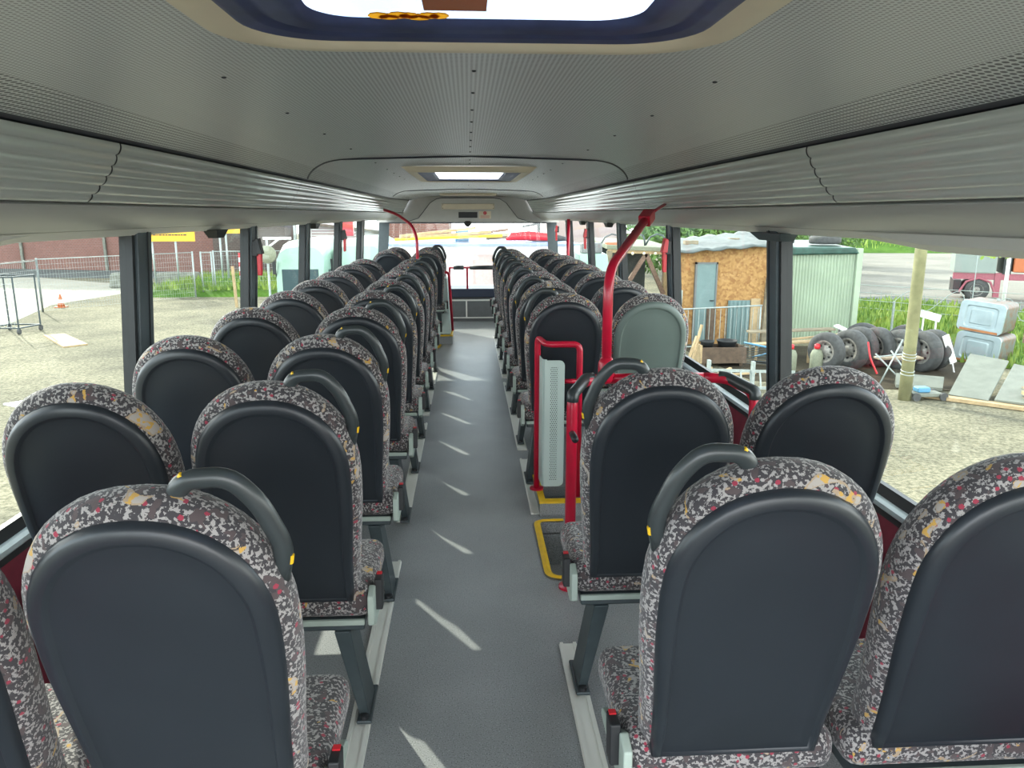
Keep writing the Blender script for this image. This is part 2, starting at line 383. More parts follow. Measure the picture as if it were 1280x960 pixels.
def world_part(mb, name, m, t, **k):      # mb in world coordinates, part of thing t
    mb.v = [tuple(Vector(v) - Vector(t.location)) for v in mb.v]
    return mb.build(name, m, t, **k)

# ================================================================== THE BUS SHELL
Y0, Y1 = -1.2, 10.75
def wx(z): return 1.275 - 0.07 * z      # inner wall position, leaning in towards the roof
# floor with two stair openings
fl = MB()
holes = [(0.31, 1.12, 2.88, 3.46), (0.350, 1.12, 3.57, 3.95), (-1.12, -0.36, 8.40, 8.68)]
xs = sorted({-1.275, 1.275} | {h[0] for h in holes} | {h[1] for h in holes})
ys = sorted({Y0, Y1 + 0.6} | {h[2] for h in holes} | {h[3] for h in holes})
for i in range(len(xs) - 1):
    for j in range(len(ys) - 1):
        cx, cy = (xs[i]+xs[i+1])/2, (ys[j]+ys[j+1])/2
        if any(h[0] < cx < h[1] and h[2] < cy < h[3] for h in holes): continue
        fl.box(xs[i], xs[i+1], ys[j], ys[j+1], -0.06, 0.0)
for h in holes:     # well walls and lower step
    d = -0.22 if h[2] < 3 or h[2] > 8 else -0.45
    fl.box(h[0]-0.01, h[1]+0.01, h[2]-0.01, h[3]+0.01, d-0.03, d)
    fl.box(h[0]-0.01, h[0], h[2], h[3], d, -0.055); fl.box(h[1], h[1]+0.01, h[2], h[3], d, -0.055)
    fl.box(h[0], h[1], h[2]-0.01, h[2], d, -0.055); fl.box(h[0], h[1], h[3], h[3]+0.01, d, -0.055)
struct(fl.build('floor', 'floor'))

# ceiling, with openings for the two roof hatches
prof = [(0, 1.700), (0.12, 1.6995), (0.25, 1.698), (0.34, 1.696), (0.375, 1.695), (0.45, 1.692), (0.55, 1.686), (0.65, 1.678), (0.75, 1.664), (0.82, 1.652), (0.885, 1.638)]
def pull(y): # the roof sides draw in towards the front
    t = max(0.0, min(1.0, (y - 9.0) / 1.5)); return 1.0 - 0.16 * t * t
cx = [-a for a, _ in prof[::-1][:-1]] + [a for a, _ in prof]
cz = [z for _, z in prof[::-1][:-1]] + [z for _, z in prof]
hx = {0: (-0.34, 0.34, 0.02, 1.14), 1: (-0.34, 0.34, 4.25, 5.52)}
cyv = sorted({Y0, -0.5, 0.02, 0.6, 1.14, 2, 3, 4.25, 5.52, 6.5, 7.94, 8.5, 9.0, 9.3, 9.6, 9.9, 10.2, 10.55})
ce = MB()
for j in range(len(cyv) - 1):
    for i in range(len(cx) - 1):
        mx, my = (cx[i]+cx[i+1])/2, (cyv[j]+cyv[j+1])/2
        if any(h[0] < mx < h[1] and h[2] < my < h[3] for h in hx.values()): continue
        a, b = pull(cyv[j]), pull(cyv[j+1])
        TH = 0.008
        ce.add([(cx[i]*a, cyv[j], cz[i]), (cx[i+1]*a, cyv[j], cz[i+1]), (cx[i+1]*b, cyv[j+1], cz[i+1]), (cx[i]*b, cyv[j+1], cz[i]),
                (cx[i]*a, cyv[j], cz[i]+TH), (cx[i+1]*a, cyv[j], cz[i+1]+TH), (cx[i+1]*b, cyv[j+1], cz[i+1]+TH), (cx[i]*b, cyv[j+1], cz[i]+TH)],
               [(0,3,2,1),(4,5,6,7),(0,1,5,4),(1,2,6,5),(2,3,7,6),(3,0,4,7)])
ceil = struct(ce.build('ceiling', 'perf', smooth=False))
# outer roof skin closes the cavity over the ceiling
rf = MB()
for x0, x1, y0, y1 in [(-1.22, -0.42, Y0, 11.2), (0.42, 1.22, Y0, 11.2), (-0.42, 0.42, Y0, -0.1), (-0.42, 0.42, 1.6, 4.2), (-0.42, 0.42, 5.7, 11.2)]:
    rf.box(x0, x1, y0, y1, 1.735, 1.75)
o = struct(rf.build('ceiling_roof_skin', 'white')); 
def cz_at(x):
    x = abs(x)
    for (a, za), (b, zb) in zip(prof, prof[1:]):
        if a <= x <= b: return za + (zb - za) * (x - a) / (b - a)
    return prof[-1][1]
# seams across the ceiling
def seam(y, xr, xe, ye, name):
    pts = []
    half = [(0, y), (xr, y)] + [(xr + (xe - xr) * u, y + (ye - y) * u ** 1.6) for u in [k/10 for k in range(1, 11)]]
    full = [(-a, b) for a, b in half[::-1]] + half[1:]
    pts = [(a * 1.0, b, cz_at(a) - 0.001) for a, b in full]
    struct(MB().tube(pts, 0.0045, 6).build(name, 'darkstrip'))
seam(3.51, 0.56, 0.872, 4.35, 'trim_1'); seam(7.94, 0.62, 0.84, 8.9, 'trim_2')
for y in [1.21, 1.457, 1.71, 1.98, 2.23, 2.505, 2.77, 3.02, 3.27, 3.75, 4.0, 5.9, 6.15, 6.9]:
    MB().lathe([(0.0038, 0), (0.0038, -0.002), (0.001, -0.003)], (0, y, 1.700), n=8).build('rivet', 'darkstrip', ceil)
for s in (-1, 1):
    for y in [1.5, 2.0, 2.5, 3.05, 3.85, 4.4, 4.8, 5.2, 5.6]:
        MB().lathe([(0.0045, 0), (0.0045, -0.002), (0.001, -0.003)], (s * 0.45, y, 1.692), n=8).build('rivet', 'darkstrip', ceil)

# roof hatches
def rrect(hxw, y0, y1, r, z, cx0=0.0, n=8):
    g = []
    for (sx, yy, a0) in ((1, y1, 0), (-1, y1, PI/2), (-1, y0, PI), (1, y0, 3*PI/2)):
        cxx = cx0 + sx * (hxw - r); cyy = yy - r if yy == y1 else yy + r
        for k in range(n + 1):
            a = a0 + PI/2*k/n; g.append((cxx + r*math.cos(a), cyy + r*math.sin(a), z))
    return g
def hatch(y0, y1, r, label, lip=0.03, hw=0.345):
    t = thing('roof_hatch', label, 'roof hatch', (0, (y0+y1)/2, 1.70))
    f = MB(); e = 0.0
    rings = [rrect(hw+0.02, y0-0.02, y1+0.02, r+0.02, 1.697), rrect(hw+0.006, y0-0.006, y1+0.006, r+.006, 1.688), rrect(hw-0.015, y0+0.015, y1-0.015, r, 1.700-lip),
             rrect(hw-0.045, y0+0.045, y1-0.045, max(r-0.02, .02), 1.700-lip-0.002), rrect(hw-0.060, y0+0.060, y1-0.060, max(r-0.03, .02), 1.70-lip+0.006)]
    world_part(f.loft(rings, cap=False), 'frame', 'cream', t, smooth=True)
    z_ = 1.70 - lip + 0.004
    g = MB().loft([rrect(hw-q, y0+q, y1-q, max(r-q*0.5, .02), z_+dz) for q, dz in ((0.050, 0.004), (0.058, 0.001), (0.064, 0.0), (0.076, 0.003), (0.084, 0.001), (0.092, 0.006), (0.104, 0.002), (0.118, 0.005), (0.130, 0.001), (0.142, 0.006), (0.148, 0.010))], cap=False)
    world_part(g, 'rubber_seal', 'blueseal', t, smooth=True)
    zp = 1.684
    p = MB().loft([rrect(hw-0.10, y0+0.10, y1-0.10, max(r-0.08, 0.02), zp), rrect(hw-0.10, y0+0.10, y1-0.10, max(r-0.08, 0.02), zp+0.005)])
    world_part(p, 'pane', 'hatchglass' if y0 < 1 else 'hatch_reflection', t)
    return t
h1 = hatch(-0.02, 1.165, 0.13, 'large roof hatch with cream frame and blue seal directly overhead')
h2 = hatch(4.22, 5.56, 0.03, 'small looking roof hatch with square cream frame further forward')
# marks stuck on the near hatch pane
st = MB().box(-0.062, 0.010, 0.90, 0.96, 1.679, 1.6835); world_part(st, 'warning_label', 'orange', h1)
ye = MB()
for k in range(7):
    ye.lathe([(0.012 + 0.004*random.random(), -0.001), (0.012, 0.001)], (-0.118 + k*0.012, 1.0 + 0.005*math.sin(k*2), 1.6825), n=8)
world_part(ye, 'yellow_mark', 'yellowfilm', h1)
# shallow front hatch bar
struct(MB().box(-0.34, 0.34, 9.45, 9.70, 1.672, 1.700).build('trim_3', 'cream', bevel=0.008))

# coves along both sides: dark gap, diffusers, lower cove, window head
def side_strip(pr, s, y0, y1, steps):
    rings = []
    for k in range(steps + 1):
        y = y0 + (y1 - y0) * k / steps
        rings.append([(s * x * pull(y), y, z) for x, z in pr])
    return rings
lens_prof = []
n_r = 6
for k in range(n_r * 6 + 1):
    t = k / (n_r * 6); x = 0.905 + (1.012 - 0.905) * t; z = 1.628 + (1.480 - 1.628) * t
    bulge = 0.012 * math.sin(PI * t); rib = -0.0065 * abs(math.sin(PI * n_r * t)) ** 0.6
    lens_prof.append((x - (bulge - rib) * 0.81, z - (bulge - rib) * 0.58))
for s, side in ((-1, 'left'), (1, 'right')):
    steps = 40
    gap = side_strip([(0.880, 1.640), (0.905, 1.632), (0.925, 1.645)], s, Y0, 10.5, steps)
    struct(MB().loft(gap, cap=False, closed=False).build('trim_%d' % (4 if s < 0 else 5), 'darkstrip'))
    back = side_strip([(0.915, 1.65), (1.03, 1.478), (1.012, 1.474)], s, Y0, 10.5, steps)
    struct(MB().loft(back, cap=False, closed=False).build('trim_%d' % (6 if s < 0 else 7), 'darkstrip'))
    cov = side_strip([(1.012, 1.474), (1.016, 1.468), (1.045, 1.446), (1.085, 1.424), (1.13, 1.408), (1.142, 1.402), (1.30, 1.402), (1.30, 1.5), (1.05, 1.5)], s, Y0, 10.5, steps)
    struct(MB().loft(cov).build('trim_%d' % (8 if s < 0 else 9), 'cove', smooth=False, bevel=0.004))
    low = side_strip([(1.142, 1.4015), (1.150, 1.397), (1.180, 1.378), (1.30, 1.374), (1.30, 1.4015)], s, Y0, 10.5, steps)
    struct(MB().loft(low).build('trim_%d' % (10 if s < 0 else 11), 'coveL'))
    yb = 2.30 if s > 0 else 2.12
    fla = MB().loft([[(s*x, y, z) for x, z in ((1.143, 1.400), (1.152, 1.396 - d), (1.19, 1.378 - d), (1.26, 1.372 - d), (1.26, 1.400))] for y, d in ((Y0, 0.022), (yb - 0.35, 0.022), (yb, 0.0))])
    struct(fla.build('trim_%d' % (12 if s < 0 else 13), 'coveL'))
    cuts = [-0.1, 2.12, 4.34, 6.56, 8.78, 10.38]
    for i in range(5):
        a, b = cuts[i] + 0.004, cuts[i+1] - 0.004
        lab = ['ribbed grey light diffuser on the %s cove nearest the camera', 'ribbed light diffuser on the %s cove, second from the camera', 'ribbed light diffuser on the %s cove, third from the camera',
               'ribbed light diffuser on the %s cove, fourth from the camera', 'bright end of the ribbed %s diffuser beside the front bulkhead'][i] % side
        o = MB().loft(side_strip(lens_prof, s, a, b, 12 if i < 4 else 16), cap=False, closed=False).build('light_diffuser', 'lens', smooth=True)
        tag(o, lab, 'light', 'ribbed light diffusers along the coves')

# side walls, sills, pillars, window panes
pil = [-0.02, 1.42, 2.87, 4.33, 5.80, 7.30, 8.82]
pilR = [-0.10, 1.42, 2.99, 4.58, 6.14, 7.72, 9.35]
wn_i = 1
for s, side in ((-1, 'left'), (1, 'right')):
    lower = [(s*(wx(z) + o_), z) for z, o_ in ((-0.05, 0), (0.56, 0), (0.56, 0.03), (-0.05, 0.03))]
    wl_ = struct(MB().loft([[(x, y, z) for x, z in lower] for y in (Y0, 11.2)]).build('wall_' + side, 'wallred'))
    b1 = [(s*(wx(z) - o_), z) for z, o_ in ((0.555, 0.004), (0.585, 0.004), (0.585, -0.03), (0.555, -0.03))]
    struct(MB().loft([[(x, y, z) for x, z in b1] for y in (Y0, 11.2)]).build('baseboard_' + side, 'rubber'))
    b2 = [(s*(wx(z) - o_), z) for z, o_ in ((0.585, 0.016), (0.592, 0.022), (0.606, 0.022), (0.612, 0.010), (0.618, -0.03), (0.585, -0.03))]
    struct(MB().loft([[(x, y, z) for x, z in b2] for y in (Y0, 11.2)]).build('trim_%d' % (14 if s < 0 else 15), 'sill'))
    b3 = [(s*(wx(z) - o_), z) for z, o_ in ((0.612, 0.0), (0.645, -0.012), (0.645, -0.03), (0.612, -0.03))]
    struct(MB().loft([[(x, y, z) for x, z in b3] for y in (Y0, 11.2)]).build('trim_%d' % (16 if s < 0 else 17), 'rubber'))
    for i, yc in enumerate(pil if s < 0 else pilR):
        w = (0.060 if s < 0 else 0.050) if i < 6 else 0.11
        t = MB()
        z0, z1 = 0.60, 1.40
        def pr_(z, a, b): return [(s*(wx(z)-0.012), a, z), (s*(wx(z)+0.05), a - 0.0, z), (s*(wx(z)+0.05), b, z), (s*(wx(z)-0.012), b, z)]
        t.loft([pr_(z0, yc - w, yc + w), pr_(z1, yc - w, yc + w)])
        p = struct(t.build('trim_%d' % (20 + i + (10 if s > 0 else 0)), 'pillar', bevel=0.004))
        r = MB()
        for e in (-1, 1):
            a, b = (yc + e*(w), yc + e*(w + 0.022))
            r.loft([[(s*(wx(z)+0.0), min(a,b), z), (s*(wx(z)+0.045), min(a,b), z), (s*(wx(z)+0.045), max(a,b), z), (s*(wx(z)+0.0), max(a,b), z)] for z in (z0, z1)])
        r.build('window_rubber', 'rubber', p)
        g = MB().loft([[(s*(wx(z)-0.0125), yc+0.015, z), (s*(wx(z)-0.016), yc+0.015, z), (s*(wx(z)-0.016), yc+0.021, z), (s*(wx(z)-0.0125), yc+0.021, z)] for z in (z0, z1)])
        g.build('groove', 'rubber', p)
        if i == 2 and s > 0:
            MB().hexa([(s*(wx(1.35)-0.02), yc-0.11, 1.35), (s*(wx(1.35)+0.03), yc-0.11, 1.35), (s*(wx(1.35)+0.03), yc+0.11, 1.35), (s*(wx(1.35)-0.02), yc+0.11, 1.35)],
                      [(s*(wx(1.38)-0.04), yc-0.16, 1.380), (s*(wx(1.38)+0.03), yc-0.16, 1.380), (s*(wx(1.38)+0.03), yc+0.16, 1.380), (s*(wx(1.38)-0.04), yc+0.16, 1.380)]).build('bracket', 'pillar', p)
    ends = [Y0] + (pil if s < 0 else pilR) + [10.95]
    for i in range(len(ends) - 1):
        a, b = ends[i], ends[i+1]
        g = MB().loft([[(s*(wx(z)+0.020), a, z), (s*(wx(z)+0.025), a, z), (s*(wx(z)+0.025), b, z), (s*(wx(z)+0.020), b, z)] for z in (0.61, 1.40)])
        struct(g.build('window_%d' % wn_i, 'glass')); wn_i += 1
for s, y, lb in ((-1, 3.66, 'small black bracket under the left cove between the first pillars'), (-1, 5.98, 'small black bracket under the left cove behind the third pillar'), (1, 6.50, 'small black bracket under the right cove before the fourth pillar'), (1, 8.0, 'small black bracket under the right cove further forward')):
    x = s*1.165
    tag(MB().hexa([(x-0.02, y-0.05, 1.345), (x+0.02, y-0.05, 1.345), (x+0.02, y+0.05, 1.345), (x-0.02, y+0.05, 1.345)], [(x-0.03, y-0.09, 1.382), (x+0.03, y-0.09, 1.382), (x+0.03, y+0.09, 1.382), (x-0.03, y+0.09, 1.382)]).build('blind_bracket', 'black'), lb, 'bracket')
# front corner posts and windscreen
for s in (-1, 1):
    struct(MB().loft([[(s*(wx(z)-0.10), 10.85, z), (s*(wx(z)+0.04), 10.85, z), (s*(wx(z)+0.04), 11.15, z), (s*(wx(z)-0.02), 11.15, z)] for z in (0.0, 1.40)]).build('trim_%d' % (40 if s < 0 else 41), 'pillar'))
struct(MB().box(-1.22, 1.22, 11.10, 11.106, 0.42, 1.42).build('window_%d' % wn_i, 'glass')); wn_i += 1
# front wall: lower panels, ledge
fw = struct(MB().box(-1.25, 1.25, 10.62, 10.70, 0.0, 0.335).build('wall_front', 'panelgrey'))
MB().box(-1.2, 1.2, 10.605, 10.62, 0.285, 0.305).build('light_strip', 'alu', fw)
MB().box(-1.2, 1.2, 10.605, 10.62, 0.045, 0.062).build('light_strip', 'alu', fw)
MB().box(-0.05, -0.03, 10.605, 10.62, 0.062, 0.285).build('light_strip', 'alu', fw)
MB().box(-1.25, 1.25, 10.58, 11.12, 0.335, 0.455).build('front_ledge', 'bluedark', fw, bevel=0.01)
MB().box(-1.25, 1.25, 11.115, 11.16, -2.0, 0.455).build('outer_skin', 'white', fw)
# bulkhead over the windscreen
bk = MB()
bk.add([(-1.22, 10.52, 1.345), (1.22, 10.52, 1.345), (1.22, 10.52, 1.46), (0.83, 10.52, 1.66), (0, 10.52, 1.71), (-0.83, 10.52, 1.66), (-1.22, 10.52, 1.46),
        (-1.22, 11.14, 1.345), (1.22, 11.14, 1.345), (1.22, 11.14, 1.8), (0, 11.14, 1.83), (-1.22, 11.14, 1.8), (1.22, 11.14, 1.5), (-1.22, 11.14, 1.5)],
       [(0,1,2,3,4,5,6), (0,7,8,1), (2,12,9,3), (6,5,11,13), (3,9,10,4), (4,10,11,5)])
bh = struct(bk.build('wall_front_bulkhead', 'bulk'))
def trap(zs, y, d):
    a = [(-zs[0], y, 1.352), (zs[0], y, 1.352), (zs[0]*0.80, y, 1.40), (zs[1]+0.10, y, 1.60), (zs[1]+0.02, y, 1.648), (zs[1]-0.06, y, 1.658), (-zs[1]+0.06, y, 1.658), (-zs[1]-0.02, y, 1.648), (-zs[1]-0.10, y, 1.60), (-zs[0]*0.80, y, 1.40)]
    return MB().loft([a, [(x, y + d, z) for x, _, z in a]])
tp = trap((0.82, 0.40), 10.44, 0.09).build('cover_panel', 'bulk', bh)
MB().tube([(-0.82, 10.442, 1.354), (-0.66, 10.442, 1.40), (-0.50, 10.442, 1.60), (-0.42, 10.442, 1.648), (-0.34, 10.442, 1.66), (0.34, 10.442, 1.66), (0.42, 10.442, 1.648), (0.50, 10.442, 1.60), (0.66, 10.442, 1.40), (0.82, 10.442, 1.354)], 0.004, 6).build('shadow_line', 'darkstrip', bh)  # dark outline stands in for the shadow around the raised panel
MB().box(-1.1, 1.1, 10.44, 10.53, 1.333, 1.346).build('lower_edge', 'darkstrip', bh)
sg = tag(MB().box(-0.35, 0.345, 10.425, 10.439, 1.515, 1.588).build('sign_box', 'cream', bevel=0.004), 'long cream strip box on the bulkhead above the windscreen', 'sign')
for x in (-0.335, 0.33):
    for z in (1.53, 1.573): MB().box(x-0.004, x+0.004, 10.422, 10.426, z-0.004, z+0.004).build('screw', 'darkstrip', sg)
dp = tag(MB().box(-0.13, 0.12, 10.426, 10.439, 1.405, 1.480).build('display', 'black', bevel=0.003), 'small black display panel on the bulkhead under the cream strip', 'display')
sk = tag(MB().box(0.14, 0.30, 10.4365, 10.439, 1.395, 1.492).build('safety_sticker', 'cream'), 'pale sticker with red mark right of the bulkhead display', 'sticker')
MB().lathe([(0.024, 0), (0.024, -0.0015)], (0.22, 10.4365, 1.468), axis='y', n=16).build('red_mark', 'redbright', sk)
for k in range(3): MB().box(0.16, 0.28, 10.435, 10.4364, 1.405+k*0.012, 1.409+k*0.012).build('text_line', 'redbright', sk)
cd = tag(MB().lathe([(0.03, 0.02), (0.05, 0.0), (0.05, -0.02), (0.03, -0.045), (0.012, -0.055)], (-0.01, 10.40, 1.345), n=16).build('dome_camera', 'black', smooth=True), 'small black dome camera under the middle of the bulkhead', 'camera')
MB().box(-0.03, 0.01, 10.40, 10.50, 1.345, 1.365).build('mount', 'black', cd)

# ================================================================== SEATS
NA, NS = 22, 9
def outline(ix, iz, y, shrink=True, ib=None):
    a, b, zc, z0 = 0.203 - ix, 0.235 - iz, 0.835, 0.425
    zb = z0 + (ib if ib is not None else ix)
    pts = []
    def w(z):
        t = max(0, min(1, (zc - z) / (zc - z0))); base = 0.203 - 0.030 * (t*t*(3-2*t))
        return base - ix * (1 - 0.45 * t)
    for k in range(NS):
        z = zb + (zc - zb) * k / NS; pts.append((w(z), z))
    for k in range(NA + 1):
        th = PI * k / NA; c, s_ = math.cos(th), math.sin(th); n = 2.0/2.15
        pts.append((a * math.copysign(abs(c)**n, c), zc + b * abs(s_)**n))
    for k in range(NS):
        z = zc - (zc - zb) * (k + 1) / NS; pts.append((-w(z), z))
    def yy(x, z): return y + 0.235 * (1.07 - z) + (0.02 * ((1.07 - z) / 0.6) ** 2)
    return [(x, yy(x, z), z) for x, z in pts]
def back_mesh():
    return MB().loft([outline(0.045, 0.050, 0.006), outline(0.022, 0.024, 0.008), outline(0.007, 0.008, 0.020), outline(0, 0, 0.040), outline(0, 0, 0.060),
                      outline(0.006, 0.007, 0.080), outline(0.025, 0.027, 0.095), outline(0.06, 0.07, 0.098), outline(0.11, 0.13, 0.088)])
def shell_mesh():
    B = 0.012
    m = MB().loft([outline(0.019, 0.036, 0.022, ib=B), outline(0.020, 0.037, 0.008, ib=B+0.002), outline(0.024, 0.041, -0.003, ib=B+0.004), outline(0.032, 0.050, -0.010, ib=B+0.008),
                   outline(0.048, 0.067, -0.013, ib=B+0.012), outline(0.050, 0.069, -0.0128, ib=B+0.013), outline(0.055, 0.074, -0.006, ib=B+0.016), outline(0.057, 0.076, -0.0057, ib=B+0.018), outline(0.09, 0.11, -0.008, ib=B+0.04), outline(0.15, 0.17, -0.013, ib=B+0.10)])
    return m
def make_seat(s, aisle, pale=False, name='bus_seat'):
    """s = which way the aisle lies (+1: towards +x)"""
    t = thing(name, None, 'seat')
    back_mesh().build('backrest', 'fabric', t, smooth=True)
    shell_mesh().build('back_shell', 'shell_pale' if pale else 'shell', t, smooth=True)
    MB().box(-0.207, 0.207, 0.165, 0.52, 0.385, 0.475).build('cushion', 'fabric', t, bevel=0.035, bseg=4)
    MB().box(-0.185, 0.185, 0.17, 0.46, 0.352, 0.386).build('seat_base', 'legmetal', t, bevel=0.006)
    MB().box(-0.187, 0.187, 0.160, 0.172, 0.372, 0.388).build('rear_strip', 'trimgrey', t, bevel=0.003)
    x = s * 0.196
    pl = [(0.16, 0.455), (0.20, 0.47), (0.30, 0.42), (0.40, 0.385), (0.40, 0.365), (0.20, 0.352), (0.155, 0.375)]
    if aisle:
        MB().loft([[(x, a, b) for a, b in pl], [(x + s*0.018, a, b) for a, b in pl]]).build('side_trim', 'trimgrey', t, bevel=0.004)
        bk_ = MB().hexa([(x+s*0.014, 0.20, 0.395), (x+s*0.036, 0.20, 0.395), (x+s*0.036, 0.24, 0.395), (x+s*0.014, 0.24, 0.395)],
                        [(x+s*0.014, 0.205, 0.482), (x+s*0.036, 0.205, 0.482), (x+s*0.036, 0.255, 0.482), (x+s*0.014, 0.255, 0.482)]).build('buckle', 'black', t, bevel=0.004)
        MB().box(min(x+s*0.018, x+s*0.032), max(x+s*0.018, x+s*0.032), 0.238, 0.252, 0.481, 0.485).build('release_button', 'redbright', bk_)
        # grab handle over the aisle corner
        def yb(z): return 0.045 + 0.235 * (1.07 - z)
        raw = [(0.042, 1.030), (0.064, 1.082), (0.132, 1.086), (0.168, 1.042), (0.196, 0.965), (0.182, 0.905)]
        pts = fillet([(s*a, yb(b), b) for a, b in raw], 0.024, 5)
        h = MB().tube(pts, 0.0155, 12, flat=0.85).build('grab_handle', 'handle', t, smooth=True)
        for a, b in (((0.053, 1.070), (0.063, 1.086)), ((0.200, 0.945), (0.197, 0.930))):
            p0 = Vector((s*(a[0]+.003), yb(a[1]) - 0.004, a[1]+.004)); p1 = Vector((s*(b[0]+.003), yb(b[1]) - 0.004, b[1]+.004))
            MB().tube([p0 + Vector((s*0.002, 0, 0.002)), p1 + Vector((s*0.002, 0, 0.002))], 0.0045, 8).build('yellow_mark', 'yellow', h)
        lx = s * 0.160
        lg = MB().hexa([(lx-0.014, 0.27, 0.012), (lx+0.014, 0.27, 0.012), (lx+0.014, 0.40, 0.012), (lx-0.014, 0.40, 0.012)],
                       [(lx-0.022-s*0.035, 0.165, 0.352), (lx+0.022-s*0.035, 0.165, 0.352), (lx+0.022-s*0.035, 0.27, 0.352), (lx-0.022-s*0.035, 0.27, 0.352)]).build('leg', 'legmetal', t, bevel=0.004)
        MB().box(lx-0.022, lx+0.022, 0.24, 0.42, 0.012, 0.024).build('foot', 'legmetal', lg, bevel=0.004)
        MB().lathe([(0.013, 0.024), (0.013, 0.034), (0.007, 0.036)], (lx, 0.255, 0), n=10).build('bolt', 'black', lg)
    else:
        MB().box(-0.03, 0.03, 0.20, 0.34, 0.30, 0.353).build('bracket', 'legmetal', t)
        lx = -s * 0.12
        MB().hexa([(lx-0.014, 0.22, 0.0), (lx+0.014, 0.22, 0.0), (lx+0.014, 0.34, 0.0), (lx-0.014, 0.34, 0.0)],
                  [(lx-0.02, 0.20, 0.352), (lx+0.02, 0.20, 0.352), (lx+0.02, 0.32, 0.352), (lx-0.02, 0.32, 0.352)]).build('leg', 'legmetal', t, bevel=0.004)
    return t
ORD = ['nearest the camera', 'in the second row from the camera', 'in the third row from the camera', 'in the fourth row from the camera', 'in the fifth row from the camera',
       'in the sixth row from the camera', 'in the seventh row from the camera', 'in the eighth row from the camera', 'in the ninth row from the camera', 'in the tenth row from the camera', 'in the front row by the windscreen']
rowsL = [1.02, 1.735, 2.455, 3.22, 3.94, 4.64, 5.35, 6.08, 6.82, 8.58, 9.28]
rowsR = [1.095, 1.835, 3.73, 4.47, 5.22, 5.99, 6.70, 7.40, 8.10, 8.78]
protos = {}
def place(key, args, x, y, label, group):
    if key not in protos: o = protos[key] = make_seat(*args)
    else: o = copy_tree(protos[key])
    o.location = (x, y, 0); o['label'] = label; o['group'] = group; o['category'] = 'seat'
    return o
for i, y in enumerate(rowsL):
    d = 0.0 if i < 9 else (0.04 if i == 9 else 0.06)
    od = ORD[i] if i < 10 else ORD[10]
    place('LA', (1, True), -0.490 + (0 if i < 9 else 0.015), y, 'left aisle seat %s, patterned rim, dark shell, grab handle' % od, 'seats left of the aisle')
    place('LW', (1, False), -0.925 + d, y + (0 if i < 9 else 0.0), 'left window seat %s, patterned rim and dark shell' % od, 'seats left of the aisle')
for i, y in enumerate(rowsR):
    od = ORD[i] if i < 9 else ORD[10]
    d = 0.0 if i < 8 else -0.05
    place('RA', (-1, True), 0.470 if i > 1 else 0.482, y, 'right aisle seat %s, dark shell%s' % (od, ', grab handle' if i != 2 else ', behind red rail'), 'seats right of the aisle')
    if i == 2: place('RWp', (-1, False, True), 0.895, y - 0.02, 'right window seat with pale grey green shell, just beyond the red pole', 'seats right of the aisle')
    else: place('RW', (-1, False), (0.900 if i > 1 else 0.915) + d, y, 'right window seat %s, patterned rim and dark shell' % od, 'seats right of the aisle')

# aluminium floor tracks
def track(s, a, b, label):
    o_ = 0.028 if s < 0 else -0.002; x0 = s * (0.284 + o_); x1 = s * (0.346 + o_)
    t = thing('floor_track', label, 'floor rail', (s*0.331, (a+b)/2, 0), 'aluminium floor tracks along the aisle')
    world_part(MB().box(min(x0,x1), max(x0,x1), a, b, 0, 0.007), 'base_plate', 'alu', t, bevel=0.002)
    for q in (0.287 + o_, 0.332 + o_): world_part(MB().box(min(s*q, s*(q+0.011)), max(s*q, s*(q+0.011)), a, b, 0.007, 0.012), 'ridge', 'alu', t)
sh = -0.005
track(-1, 0.6, 3.06, 'long pale floor track left of the aisle, nearest the camera')
track(-1, 3.50, 5.28, 'left floor track starting behind the third row seats')
track(-1, 5.50, 7.30, 'left floor track halfway down the aisle')
track(1, 0.6, 2.38, 'right floor track under the nearest seats')
track(1, 3.56, 4.43, 'short right floor track beside the yellow stair edge')
track(1, 4.62, 6.60, 'right floor track halfway down the aisle')
track(1, 6.80, 9.2, 'right floor track furthest towards the windscreen')

# ================================================================== STAIR GUARDS AND RAILS
def lip(pts, label, w=0.015):
    o = MB().tube(fillet(pts, 0.05, 5), w, 4, flat=0.35).build('stair_edging', 'yellow'); return tag(o, label, 'edging')
lip([(0.43, 3.47, 0.008), (0.30, 3.47, 0.008), (0.30, 2.88, 0.008), (0.42, 2.86, 0.008)], 'yellow curved edging of the stair opening by the second row seats')
kb = thing('stair_kerb', 'yellow topped kerb around the foot of the grey stair panel', 'kerb', (0.42, 4.0, 0))
world_part(MB().box(0.324, 0.349, 3.53, 3.93, 0, 0.07).box(0.349, 0.72, 3.53, 3.565, 0, 0.07), 'riser', 'floor', kb)
world_part(MB().box(0.320, 0.352, 3.525, 3.93, 0.07, 0.080).box(0.352, 0.725, 3.525, 3.570, 0.07, 0.080), 'yellow_edge', 'yellow', kb)
kb2 = thing('stair_kerb', 'grey plinth with yellow top edge at the front left stair', 'kerb', (-0.4, 9.0, 0))
world_part(MB().box(-0.80, -0.20, 8.72, 9.28, 0, 0.09), 'riser', 'floor', kb2)
world_part(MB().box(-0.80, -0.195, 8.715, 8.75, 0.09, 0.104).box(-0.225, -0.195, 8.75, 9.285, 0.09, 0.104), 'yellow_edge', 'yellow', kb2)
lip([(-0.44, 8.68, 0.008), (-0.335, 8.66, 0.008), (-0.36, 8.40, 0.008), (-0.46, 8.39, 0.008)], 'small yellow edging at the front left stair opening', 0.016)

